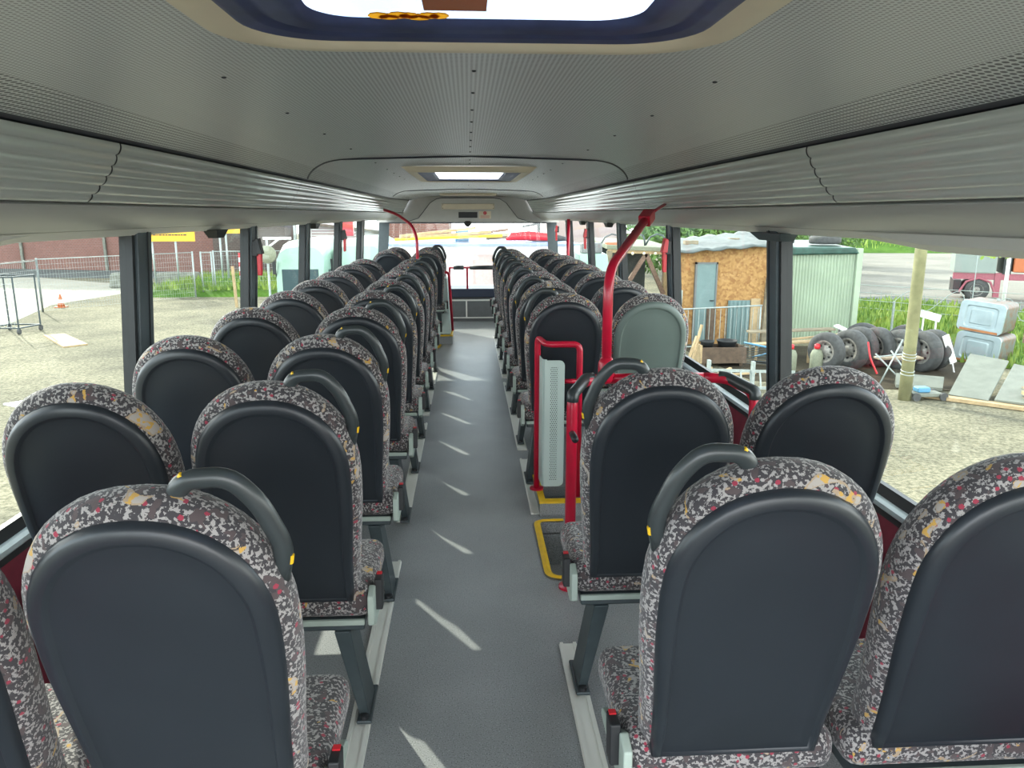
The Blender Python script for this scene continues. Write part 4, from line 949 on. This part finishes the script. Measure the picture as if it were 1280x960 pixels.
# crate with pots
cr = thing('wooden_trough', 'brown wooden trough crate standing on legs before the shed', 'crate', (6.35, 18.8, G))
world_part(MB().box(5.80, 6.93, 18.62, 18.66, -2.20, -1.80).box(5.80, 6.93, 19.2, 19.24, -2.20, -1.80).box(6.89, 6.93, 18.66, 19.2, -2.20, -1.80).box(5.84, 6.89, 18.66, 19.2, -2.20, -2.16), 'boards', 'darkwood', cr)
world_part(MB().box(5.76, 5.80, 18.60, 19.26, -2.20, -1.74), 'end_board', 'freshwood', cr)
for x in (5.85, 6.80):
    for y in (18.7, 19.12): world_part(MB().box(x, x+0.08, y, y+0.08, G, -2.20), 'leg', 'darkwood', cr)
def bowl(x, y, z, r, label):
    tag(MB().lathe([(0.02, 0.02), (r*0.8, 0.0), (r, 0.16), (r*1.06, 0.19), (r*0.98, 0.19), (r*0.78, 0.03), (0.02, 0.03)], (x, y, z), n=24).build('plant_tub', 'black', smooth=True), label, 'tub')
bowl(6.55, 19.0, -1.86, 0.25, 'round black tub on the right of the wooden trough')
bowl(6.02, 18.93, -1.86, 0.17, 'dark tub in the left end of the wooden trough')
tag(MB().box(6.74, 6.98, 21.3, 21.45, -2.1, -1.15).box(6.80, 6.92, 21.33, 21.42, G, -2.1).build('dark_cabinet', 'darkwood'), 'narrow dark brown cabinet leaning by the teal shed door', 'cabinet')
sticks = [((5.45, 18.4, G), (5.72, 18.5, -1.2), 'light stick leaning over the left end of the trough'), ((5.25, 18.2, G), (5.55, 18.3, -1.45), 'short pale stick left of the trough'), ((4.9, 17.9, G+.03), (5.9, 18.1, G+.1), 'pale batten lying below the trough'),
          ((5.2, 17.3, G+.04), (6.8, 17.6, G+.06), 'long pale batten lying in front of the trough'), ((5.4, 17.0, G+.04), (6.3, 17.9, G+.12), 'crossed pale batten in front of the trough')]
for a, b, lb in sticks: tag(MB().bar(a, b, 0.07, 0.04).build('batten', 'freshwood'), lb, 'batten', 'loose battens by the trough')
# ladder-like rack
ld = thing('aluminium_ladder', 'white aluminium ladder propped on its side near the bus', 'ladder', (5.9, 16, G))
ld_a, ld_b = Vector((5.15, 16.0, -1.83)), Vector((7.1, 16.1, -1.92))
world_part(MB().bar(ld_a, ld_b, 0.03, 0.06).bar(ld_a - Vector((0, 0.05, 0.36)), ld_b - Vector((0, 0.05, 0.36)), 0.03, 0.06), 'stiles', 'galv', ld)
for k in range(9):
    p = ld_a.lerp(ld_b, (k+0.3)/9.0); world_part(MB().bar(p, p - Vector((-0.03, 0.05, 0.36)), 0.03), 'rung', 'galv', ld)
for q in (ld_a, ld_a.lerp(ld_b, 0.5)):
    world_part(MB().box(q.x-0.03, q.x+0.03, 15.95, 16.07, G, q.z+0.22), 'support', 'galv', ld)
bg = thing('blue_hand_cart', 'bright blue tubular hand cart right of the wooden trough', 'cart', (7.4, 18.6, G))
world_part(MB().tube(fillet([(6.95, 18.9, -1.72), (7.55, 18.6, -1.82), (7.60, 18.5, G+0.03)], 0.12, 5), 0.025, 8).tube([(7.58, 18.5, -1.9), (7.2, 18.9, G+0.2)], 0.02, 8), 'frame', 'bluepaint', bg, smooth=True)
gm = MB()
for k in range(7): gm.tube([(6.95, 18.6, G+0.1+k*0.06), (7.55, 18.55, G+0.08+k*0.06)], 0.008, 5)
world_part(gm, 'grille', 'legmetal', bg)
world_part(MB().tube([(7.6, 18.5, G+0.1), (7.2, 18.9, G+0.1)], 0.03, 8), 'axle', 'black', bg)
for k, (x, y, lb) in enumerate(((7.80, 18.0, 'pale gas bottle with red valve just left of the window pillar'), (8.45, 18.0, 'pale gas bottle with red valve just right of the window pillar'))):
    t = thing('gas_bottle', lb, 'gas bottle', (x, y, G), 'gas bottles near the tyres')
    MB().lathe([(0.12, 0), (0.15, 0.03), (0.15, 0.42), (0.11, 0.52), (0.05, 0.55)], (0, 0, 0), n=18).build('body', 'beigebag', t, smooth=True)
    MB().lathe([(0.04, 0.55), (0.07, 0.57), (0.07, 0.66), (0.03, 0.68)], (0, 0, 0), n=14).build('valve', 'redbright', t, smooth=True)
# debris sheets laid over, before the container
for k, (a, b, w_, m, lb) in enumerate((((7.4, 19.9, -1.6), (9.6, 19.6, -1.5), 0.35, 'wood', 'long grey plank lying across the junk before the container'), ((8.3, 19.3, -1.72), (10.2, 19.2, -1.52), 0.10, 'freshwood', 'thin pale batten lying across the junk pile'),
        ((9.7, 19.7, -1.42), (10.6, 18.4, -1.95), 0.22, 'white', 'white slanting board over the leftmost tyres'), ((7.3, 19.2, -1.82), (8.8, 19.0, -1.72), 0.30, 'freshwood', 'wide pale plank low on the junk pile'))):
    tag(MB().bar(a, b, w_, 0.04).bar((a[0]+0.1, a[1], G), (a[0]+0.1, a[1], a[2]), 0.05).bar((b[0]-0.1, b[1], G), (b[0]-0.1, b[1], b[2]+0.02), 0.05).build('scrap_plank', m), lb, 'plank', 'scrap planks before the container')

# --- pale green container
cn_ = thing('storage_container', 'pale green ribbed container under a dark green tarpaulin', 'container', (10.4, 23, G))
cp = []
nrib = 26
for k in range(nrib*4 + 1):
    x = 9.0 + (11.2 - 9.0)*k/(nrib*4); cp.append((x, 22.35 - (x-9.0)*0.22 + (0.035 if k % 4 in (0, 3) else 0.0)))
ring = cp + [(11.8, 26.0), (9.4, 26.4)]
world_part(MB().loft([[(x, y, G+0.05) for x, y in ring], [(x, y, 0.36) for x, y in ring]]), 'ribbed_walls', 'contain', cn_)
world_part(MB().box(11.18, 11.34, 21.78, 21.92, G, 0.50), 'corner_post', 'contain', cn_)
tpv = MB().hexa([(8.95, 22.2, 0.28), (11.25, 21.75, 0.34), (11.8, 26.1, 0.4), (9.3, 26.5, 0.4)], [(8.95, 22.2, 0.52), (11.1, 21.75, 0.52), (11.8, 26.1, 0.6), (9.3, 26.5, 0.6)])
world_part(tpv, 'tarpaulin', 'greentarp', cn_, bevel=0.05)
def tyre(x, y, z, rx, rz, label, R=0.5, w=0.28, group='old truck tyres behind the timber pole', yaw=0.0, lay=False):
    t = thing('truck_tyre', label, 'tyre', (x, y, z), group)
    if lay: t.rotation_euler = (0, 0, yaw); ax = 'z'
    else: t.rotation_euler = (0, rx, yaw); ax = 'x'
    h = w/2
    MB().lathe([(R*0.56, -h*0.8), (R*0.70, -h), (R*0.90, -h*0.95), (R*0.985, -h*0.7), (R, -h*0.3), (R, h*0.3), (R*0.985, h*0.7), (R*0.90, h*0.95), (R*0.70, h), (R*0.56, h*0.8), (R*0.54, 0), (R*0.56, -h*0.8)], (0, 0, 0), axis=ax, n=36, cap=False).build('tread', 'tyre', t, smooth=True)
    if rz:
        rim = MB().lathe([(R*0.60, -h*0.85), (R*0.50, -h*0.85), (R*0.46, -h*0.45), (R*0.30, -h*0.40), (R*0.18, -h*0.75), (R*0.05, -h*0.75), (0.002, -h*0.75)], (0, 0, 0), axis=ax, n=28, cap=False).build('rim', 'rim', t, smooth=True)
        for k in range(8):
            a = 2*PI*k/8; c_ = (-h*0.45, R*0.38*math.cos(a), R*0.38*math.sin(a))
            if lay: c_ = (c_[1], c_[2], -c_[0])
            MB().lathe([(R*0.05, -0.03), (R*0.05, 0.03)], c_, axis=ax, n=8).build('wheel_hole', 'black', rim)
    return t
tl = ['tyre with dusty rim leaning at the left end of the tyre row', 'second tyre from the left, tread towards the bus', 'third tyre of the row, behind the folding frame', 'tyre just left of the timber pole', 'greyish tyre partly hidden by the timber pole', 'broad tyre with visible hub right of the pole', 'rightmost dark tyre in the row behind the timber pole']
for k, (x, y, yaw) in enumerate(((8.68, 18.0, 0.55), (9.35, 18.15, 0.40), (9.82, 18.6, 0.4), (10.22, 18.5, 0.35), (10.6, 18.1, 0.35), (11.0, 17.8, 0.30), (11.40, 18.05, 0.30))):
    tyre(x, y, G+0.50, 0, True, tl[k], yaw=yaw, R=0.5 if k else 0.46)
for k, (x, y, lb) in enumerate(((10.25, 19.3, 'brownish tyre poking up behind the row near the container corner'), (11.2, 18.9, 'tyre upright at the back of the row against the grass'))):
    tyre(x, y, G+0.5, 0, True, lb, yaw=0.9)
for k, (x, y) in enumerate(((9.4, 23.2), (10.75, 23.0))):
    tyre(x, y, 0.70, 0, False, ['flat tyre on the container roof beside the window pillar', 'flat tyre on the container roof at its right end'][k], R=0.46, w=0.24, lay=True, group='tyres on the container roof')
# folding frame chair and low machine
fcx = thing('folding_frame', 'white folding metal frame standing before the tyres', 'frame', (9.6, 16.5, G))
world_part(MB().tube([(9.2, 16.4, G), (9.75, 16.6, -1.30)], 0.018, 8).tube([(9.8, 16.4, G), (9.15, 16.6, -1.62)], 0.018, 8).tube([(9.15, 16.6, -1.70), (9.95, 16.6, -1.62)], 0.018, 8).tube([(9.95, 16.2, G), (9.5, 16.6, -1.55)], 0.018, 8).tube([(10.0, 16.7, G), (10.0, 16.7, -1.75)], 0.016, 8), 'tubes', 'galv', fcx, smooth=True)
world_part(MB().box(9.3, 10.35, 16.7, 16.95, -1.78, -1.74), 'shelf_board', 'wood', fcx)
world_part(MB().tube(fillet([(8.95, 16.6, -1.35), (8.98, 16.5, -1.7), (9.15, 16.45, -2.05)], 0.1, 4), 0.022, 6), 'red_strap', 'redbright', fcx)
tag(MB().hexa([(9.3, 15.9, G+.05), (10.1, 15.5, G+.05), (10.3, 15.8, G+.05), (9.5, 16.3, G+.05)], [(9.3, 15.9, G+.12), (10.1, 15.5, G+.12), (10.3, 15.8, G+.30), (9.5, 16.3, G+.30)]).box(9.5, 10.1, 15.8, 15.95, G, G+0.08).build('scrap_sheet', 'slab'), 'slanted whitish panel lying right of the timber pole foot', 'panel')
mw = thing('wheeled_machine', 'small grey wheeled machine at the foot of the timber pole', 'machine', (9.45, 15.05, G))
MB().box(-0.35, 0.30, -0.16, 0.16, 0.07, 0.15).build('deck', 'slab', mw, bevel=0.02)
MB().box(-0.22, 0.05, -0.10, 0.12, 0.15, 0.26).build('engine_cover', 'bluepaint', mw, bevel=0.03)
for x in (-0.30, 0.28):
    for y in (-0.19, 0.19): MB().lathe([(0.02, -0.025), (0.085, -0.025), (0.085, 0.025), (0.02, 0.025)], (x, y, 0.085), axis='y', n=14).build('wheel', 'tyre', mw)
pt = thing('timber_pole', 'tall greenish timber pole standing between the tyres and the tanks', 'pole', (8.98, 15.0, G))
MB().tube([(0, 0, 0), (0, 0, 1.2), (0, 0, 2.4), (0, 0, 4.2)], [0.125, 0.12, 0.115, 0.11], 14).build('shaft', 'polewood', pt, smooth=True)
wr = MB()
for z in (0.55, 0.62, 0.86, 0.92, 0.98): wr.tube([(0.127*math.cos(a), 0.127*math.sin(a), z + 0.02*math.sin(a)) for a in [2*PI*k/16 for k in range(16)]], 0.008, 6, closed=True)
wr.build('wire_wrap', 'galv', pt)
# metal tanks
def tank(x, y, z, sx, sy, sz, yaw, label):
    t = thing('metal_tank', label, 'tank', (x, y, z), 'stacked rusty metal tanks'); t.rotation_euler = (0.0, math.radians(5), yaw)
    def rr(hx_, hz_, r, yy):
        g = []
        for (a, b, a0) in ((1, 1, 0), (-1, 1, PI/2), (-1, -1, PI), (1, -1, 3*PI/2)):
            for k in range(6): q = a0 + PI/2*k/5; g.append((a*(hx_-r) + r*math.cos(q), yy, sz/2 + b*(hz_-r) + r*math.sin(q)))
        return g
    MB().loft([rr(sx/2, sz/2, 0.12, 0.02), rr(sx/2, sz/2, 0.12, sy)]).build('body', 'tankside', t, smooth=False, bevel=0.01)
    MB().loft([rr(sx/2+.005, sz/2+.005, 0.12, 0.03), rr(sx/2, sz/2, 0.12, -0.02), rr(sx*0.36, sz*0.36, 0.08, -0.02), rr(sx*0.33, sz*0.33, 0.07, 0.01), rr(sx*0.25, sz*0.25, 0.05, 0.01), rr(sx*0.22, sz*0.22, 0.04, -0.01)]).build('pressed_end', 'tankwhite', t, bevel=0.004)
    MB().box(-sx*0.42, sx*0.42, -0.035, 0.0, 0.01, 0.07).build('rusty_edge', 'rust', t, bevel=0.01)
    MB().lathe([(0.05, 0), (0.05, 0.05), (0.02, 0.06)], (0.1, sy*0.7, sz), n=12).build('filler_cap', 'galv', t)
tank(12.95, 18.75, G+0.0, 1.05, 1.0, 0.78, -0.95, 'lower rusty metal tank, standing on the ground')
tank(13.0, 18.8, G+0.80, 1.05, 1.0, 0.78, -0.90, 'upper rusty metal tank, stacked on the other one')
# leaning grey boards and lumber pile
def lean(a, b, c, d, th, label):
    a, b, c, d = map(Vector, (a, b, c, d)); n_ = (b-a).cross(d-a).normalized()*th
    tag(MB().hexa([a, b, c, d], [a+n_, b+n_, c+n_, d+n_]).build('grey_board', 'slab', bevel=0.01), label, 'board', 'grey boards leaning on the timber pile')
lean((9.95, 15.05, G+0.05), (10.40, 14.45, G+0.06), (11.9, 16.05, -1.75), (11.3, 16.5, -1.66), 0.05, 'wide grey board leaning on the pile, the left one')
lean((10.50, 14.42, G+0.08), (10.85, 14.02, G+0.09), (12.35, 15.6, -1.86), (11.95, 15.95, -1.80), 0.05, 'narrower grey board leaning on the pile, the right one')
for k in range(12):
    r_, c_ = divmod(k, 4)
    x0, y0 = 10.9 + c_*0.28, 14.1 + c_*0.38
    d_ = Vector((2.6, -0.75, 0)).normalized() * (2.6 + 0.3*random.random()); z = G + 0.05 + r_*0.11
    lbl = 'plank in the %s layer of the timber pile, %s' % (['bottom', 'middle', 'top'][r_], ['nearest the bus', 'second from the bus', 'third from the bus', 'furthest from the bus'][c_])
    tag(MB().bar((x0 + 0.05*r_, y0 + 0.1*r_, z), (x0 + d_.x, y0 + d_.y + 0.1*r_, z + 0.02), 0.22, 0.07).build('timber_plank', ['freshwood', 'wood', 'freshwood', 'wood'][(r_ + c_) % 4]), lbl, 'plank', 'planks stacked right of the grey boards')
tag(MB().bar((9.45, 15.3, G+0.04), (10.9, 13.9, G+0.05), 0.22, 0.07).build('timber_plank', 'freshwood'), 'pale plank lying along the foot of the grey boards', 'plank')
tag(MB().bar((11.66, 17.6, -2.05), (11.38, 17.6, -1.38), 0.03, 0.16).bar((11.72, 17.62, G), (11.6, 17.62, -1.9), 0.03).build('white_marker', 'white'), 'white marker board standing right of the tyre row', 'sign')
tag(MB().bar((13.35, 22.0, -1.40), (14.0, 22.0, -1.58), 0.03, 0.22).bar((13.5, 22.03, G), (13.5, 22.03, -1.4), 0.04).bar((13.9, 22.03, G), (13.9, 22.03, -1.5), 0.04).build('white_marker', 'white'), 'small white tilted sign in the meadow behind the pole', 'sign')
# wire fence along the meadow, loose wires
wf_ = thing('meadow_fence', 'slack wire fence between the meadow and the road', 'fence', (17, 28, G))
wm = MB()
for k, z in enumerate((0.2, 0.5, 0.8, 1.1)): wm.tube([(11.5, 36, G+z), (15, 30.5, G+z-0.08), (19, 25, G+z), (24, 20.5, G+z-0.05), (30, 16.5, G+z)], 0.012, 5)
for k in range(60):
    t_ = k/59; x = 12 + 16*t_; y = 35.2 - 17.5*t_; wm.tube([(x, y, G), (x, y, G+0.75)], 0.007, 4)
world_part(wm, 'wires', 'galv', wf_)
for x, y in ((11.5, 36), (19, 25), (22.6, 21.7)): world_part(MB().tube([(x, y, G), (x, y, G+1.3)], 0.035, 6), 'post', 'galv', wf_)
bw = MB(); pts = []
for k in range(90):
    a = k*0.45; pts.append((12.2 + k*0.085 + 0.1*math.sin(a), 21.5 - k*0.03, -1.05 + 0.30*math.sin(a) + 0.1*math.sin(k*0.13)))
tag(bw.tube(pts, 0.010, 4).bar((12.25, 21.5, G), (12.25, 21.5, -1.0), 0.05).bar((19.8, 18.85, G), (19.8, 18.85, -1.0), 0.05).build('coiled_wire', 'galv'), 'coils of loose wire hanging before the meadow', 'wire')
tag(MB().tube([(14.1, 20.8, G), (14.1, 20.8, 1.4)], 0.012, 5).build('thin_pole', 'galv'), 'very thin pale rod standing behind the metal tanks', 'rod')
tag(MB().tube([(21.3, 29.5, G), (21.3, 29.5, 1.9)], 0.07, 8).build('white_post', 'white', smooth=True), 'white upright post in front of the parked truck', 'post')

# --- parked truck on the road
tk = thing('parked_truck', 'grey box truck with faded red chassis parked on the road', 'truck', (21.9, 33, G))
tk.rotation_euler = (0, 0, -0.5)
world_part(MB().box(21.45, 23.05, 33.0, 35.4, -1.05, 1.6), 'cargo_box', 'boxpaint', tk, bevel=0.03)
world_part(MB().box(21.5, 23.0, 32.97, 33.0, 0.25, 0.32), 'box_seam', 'panelgrey', tk)
world_part(MB().box(21.45, 27.4, 33.1, 33.25, -1.35, -1.08).box(23.05, 23.28, 33.05, 33.3, -2.1, -1.05), 'chassis', 'pinkpaint', tk)
world_part(MB().tube([(21.75, 33.05, -1.9), (21.98, 33.05, -1.45), (22.45, 33.05, -1.28), (22.9, 33.05, -1.45), (23.1, 33.05, -1.9)], 0.05, 8), 'mudguard', 'pinkpaint', tk)
world_part(MB().box(21.5, 21.8, 33.1, 35.2, -2.0, -1.4), 'rear_frame', 'black', tk)
for x, y in ((22.42, 33.2), (22.42, 35.0), (26.4, 33.2), (26.4, 35.0)):
    w_ = world_part(MB().lathe([(0.25, -0.15), (0.46, -0.15), (0.50, -0.05), (0.50, 0.1), (0.25, 0.15)], (x, y, G+0.5), axis='y', n=26), 'wheel', 'tyre', tk, smooth=True)
    MB().lathe([(0.26, -0.16), (0.2, -0.12), (0.08, -0.17), (0.02, -0.17)], Vector((x, y, G+0.5)) - Vector(tk.location), axis='y', n=20, cap=False).build('hub', 'rim', w_, smooth=True)
world_part(MB().box(23.32, 23.62, 33.1, 35.3, -1.1, 1.7), 'bulkhead', 'black', tk)
world_part(MB().box(23.68, 27.5, 33.0, 35.4, -1.0, 1.9), 'orange_body', 'orange', tk, bevel=0.05)
# leafy branch hanging by the truck
br_ = thing('leafy_branch', 'hanging branch of yellow green leaves in front of the truck', 'branch', (15.4, 21.5, 0))
world_part(MB().tube([(16.4, 21.6, G), (16.5, 21.6, 0.6), (15.9, 21.5, 1.0), (15.1, 21.4, 0.8), (14.7, 21.3, 0.5)], [0.05, 0.04, 0.025, 0.015, 0.006], 6), 'stem', 'brace', br_)
lv = MB()
for _ in range(150):
    u = random.random(); c = Vector((14.5 + 1.8*u, 21.3 + random.uniform(-.3, .3), 0.75 - 0.55*random.random() + 0.2*u))
    a = random.random()*2*PI; w_ = Vector((math.cos(a), random.uniform(-.5, .5), math.sin(a)))*0.08; v_ = Vector((-math.sin(a), random.uniform(-.5, .5), math.cos(a)))*0.045
    lv.add([c - w_, c + v_, c + w_, c - v_], [(0, 1, 2, 3)])
world_part(lv, 'leaves', 'leafy', br_)

# --- timber carport and pieces right of the windscreen
cpt = thing('timber_carport', 'timber carport with braced posts and string of globe lamps', 'carport', (5.2, 25, G))
world_part(MB().hexa([(4.3, 24.0, 0.40), (6.5, 24.0, 0.30), (6.5, 28, 0.45), (4.3, 28, 0.55)], [(4.3, 24.0, 0.52), (6.5, 24.0, 0.42), (6.5, 28, 0.55), (4.3, 28, 0.65)]), 'roof', 'beigebag', cpt)
world_part(MB().bar((4.35, 24.1, 0.36), (6.45, 24.1, 0.28), 0.12, 0.14), 'beam', 'freshwood', cpt)
for x in (4.40, 4.75, 6.22): world_part(MB().bar((x, 24.1, G), (x, 24.1, 0.34), 0.16), 'post', 'freshwood' if x > 6 else 'wood', cpt)
for a, b in (((4.80, -1.0), (5.55, 0.25)), ((6.15, -1.0), (5.55, 0.25))): world_part(MB().bar((a[0], 24.08, a[1]), (b[0], 24.08, b[1]), 0.13), 'brace', 'brace', cpt)
for k in range(5):
    world_part(MB().lathe([(0.01, -0.05), (0.045, -0.02), (0.045, 0.02), (0.01, 0.05)], (4.75+k*0.36, 23.98, 0.26), n=10), 'globe_lamp', 'bulb', cpt, smooth=True)
world_part(MB().box(4.1, 6.1, 26.5, 26.7, G, 0.40), 'back_wall', 'legmetal', cpt)
gd = thing('glazed_door', 'pale blue door with small panes at the back of the carport', 'door', (5.1, 26.4, G))
MB().box(-0.36, 0.36, 0, 0.06, 0.0, 2.0).build('leaf', 'lightgrey', gd)
for i in range(3):
    for j in range(4): MB().box(-0.30+i*0.21, -0.13+i*0.21, -0.02, 0.0, 0.75+j*0.29, 0.98+j*0.29).build('pane', 'darkglass', gd)
for k, (x, lb) in enumerate(((4.55, 'grey curved awning hoop left on the carport roof'), (5.35, 'grey curved awning hoop in the middle of the carport roof'), (6.0, 'grey curved awning hoop right on the carport roof'))):
    tag(MB().tube([(x-0.35, 24.6, 0.50), (x-0.22, 24.6, 0.74), (x, 24.6, 0.84), (x+0.2, 24.6, 0.80), (x+0.26, 24.6, 0.64), (x+0.28, 24.6, 0.48)], 0.03, 6).build('awning_hoop', 'legmetal', smooth=True), lb, 'hoop', 'awning hoops on the carport roof')
tag(MB().box(4.35, 5.05, 24.3, 24.7, 0.46, 0.60).build('orange_crate', 'orange', bevel=0.02), 'flat orange box lying on the carport roof', 'box')
tag(MB().box(5.5, 10.5, 53, 58, G, 4.2).build('pale_building', 'pinkwall'), 'pale pinkish building behind the carport roof', 'building')
gv = thing('grey_green_vehicle', 'pale grey green vehicle parked between the white building and carport', 'van', (3.55, 22.4, G))
MB().loft([[(-0.5, y, 0.4), (0.55, y, 0.4), (0.6, y, 1.5), (0.42, y, h_), (-0.38, y, h_), (-0.55, y, 1.5)] for y, h_ in ((-0.6, 2.1), (-0.3, 2.65), (3.0, 2.75))]).build('body', 'mint', gv, bevel=0.04)
MB().hexa([(-0.42, -0.58, 1.55), (0.46, -0.58, 1.55), (0.46, -0.5, 1.55), (-0.42, -0.5, 1.55)], [(-0.34, -0.50, 2.15), (0.38, -0.50, 2.15), (0.38, -0.4, 2.15), (-0.34, -0.4, 2.15)]).build('windscreen', 'darkglass', gv)
MB().box(-0.30, 0.30, -0.2, 0.3, 2.65, 2.95).build('roof_lamp', 'panelgrey', gv, bevel=0.05)
for x in (-0.42, 0.42):
    for y in (0.1, 2.3): MB().lathe([(0.2, -0.1), (0.36, -0.1), (0.38, 0), (0.36, 0.1), (0.2, 0.1)], (x, y, 0.38), axis='x', n=18).build('wheel', 'tyre', gv)

# --- trees behind the sheds
def tree(x, y, r, h, n, label, m='leaf'):
    t = thing('bushy_tree', label, 'tree', (x, y, G), 'trees behind the sheds')
    MB().tube([(0, 0, 0), (0.1, 0, h*0.5), (0, 0, h*0.9)], [0.2, 0.14, 0.05], 8).build('trunk', 'brace', t)
    lv = MB()
    for _ in range(n):
        a, b_, q = random.random()*2*PI, math.acos(random.uniform(-1, 1)), r*random.random()**0.35
        c = Vector((q*math.sin(b_)*math.cos(a), q*math.sin(b_)*math.sin(a), h*0.6 + q*math.cos(b_)*0.85))
        u = Vector((random.uniform(-1,1), random.uniform(-1,1), random.uniform(-1,1))).normalized()*0.17; v = u.orthogonal().normalized()*0.10
        lv.add([c-u, c+v, c+u, c-v], [(0,1,2,3)])
    lv.build('foliage', m, t)
for k, (x, y, lb) in enumerate(((10.8, 42, 'leftmost bushy tree above the shed roof'), (14.2, 44, 'bushy tree above the middle of the shed roof'), (17.6, 46, 'bushy tree above the right end of the shed roof'), (21.5, 50, 'bushy tree above the container roof'), (26.5, 56, 'rightmost bushy tree, beyond the road'))):
    tree(x, y, 2.7, 4.6, 2600, lb)
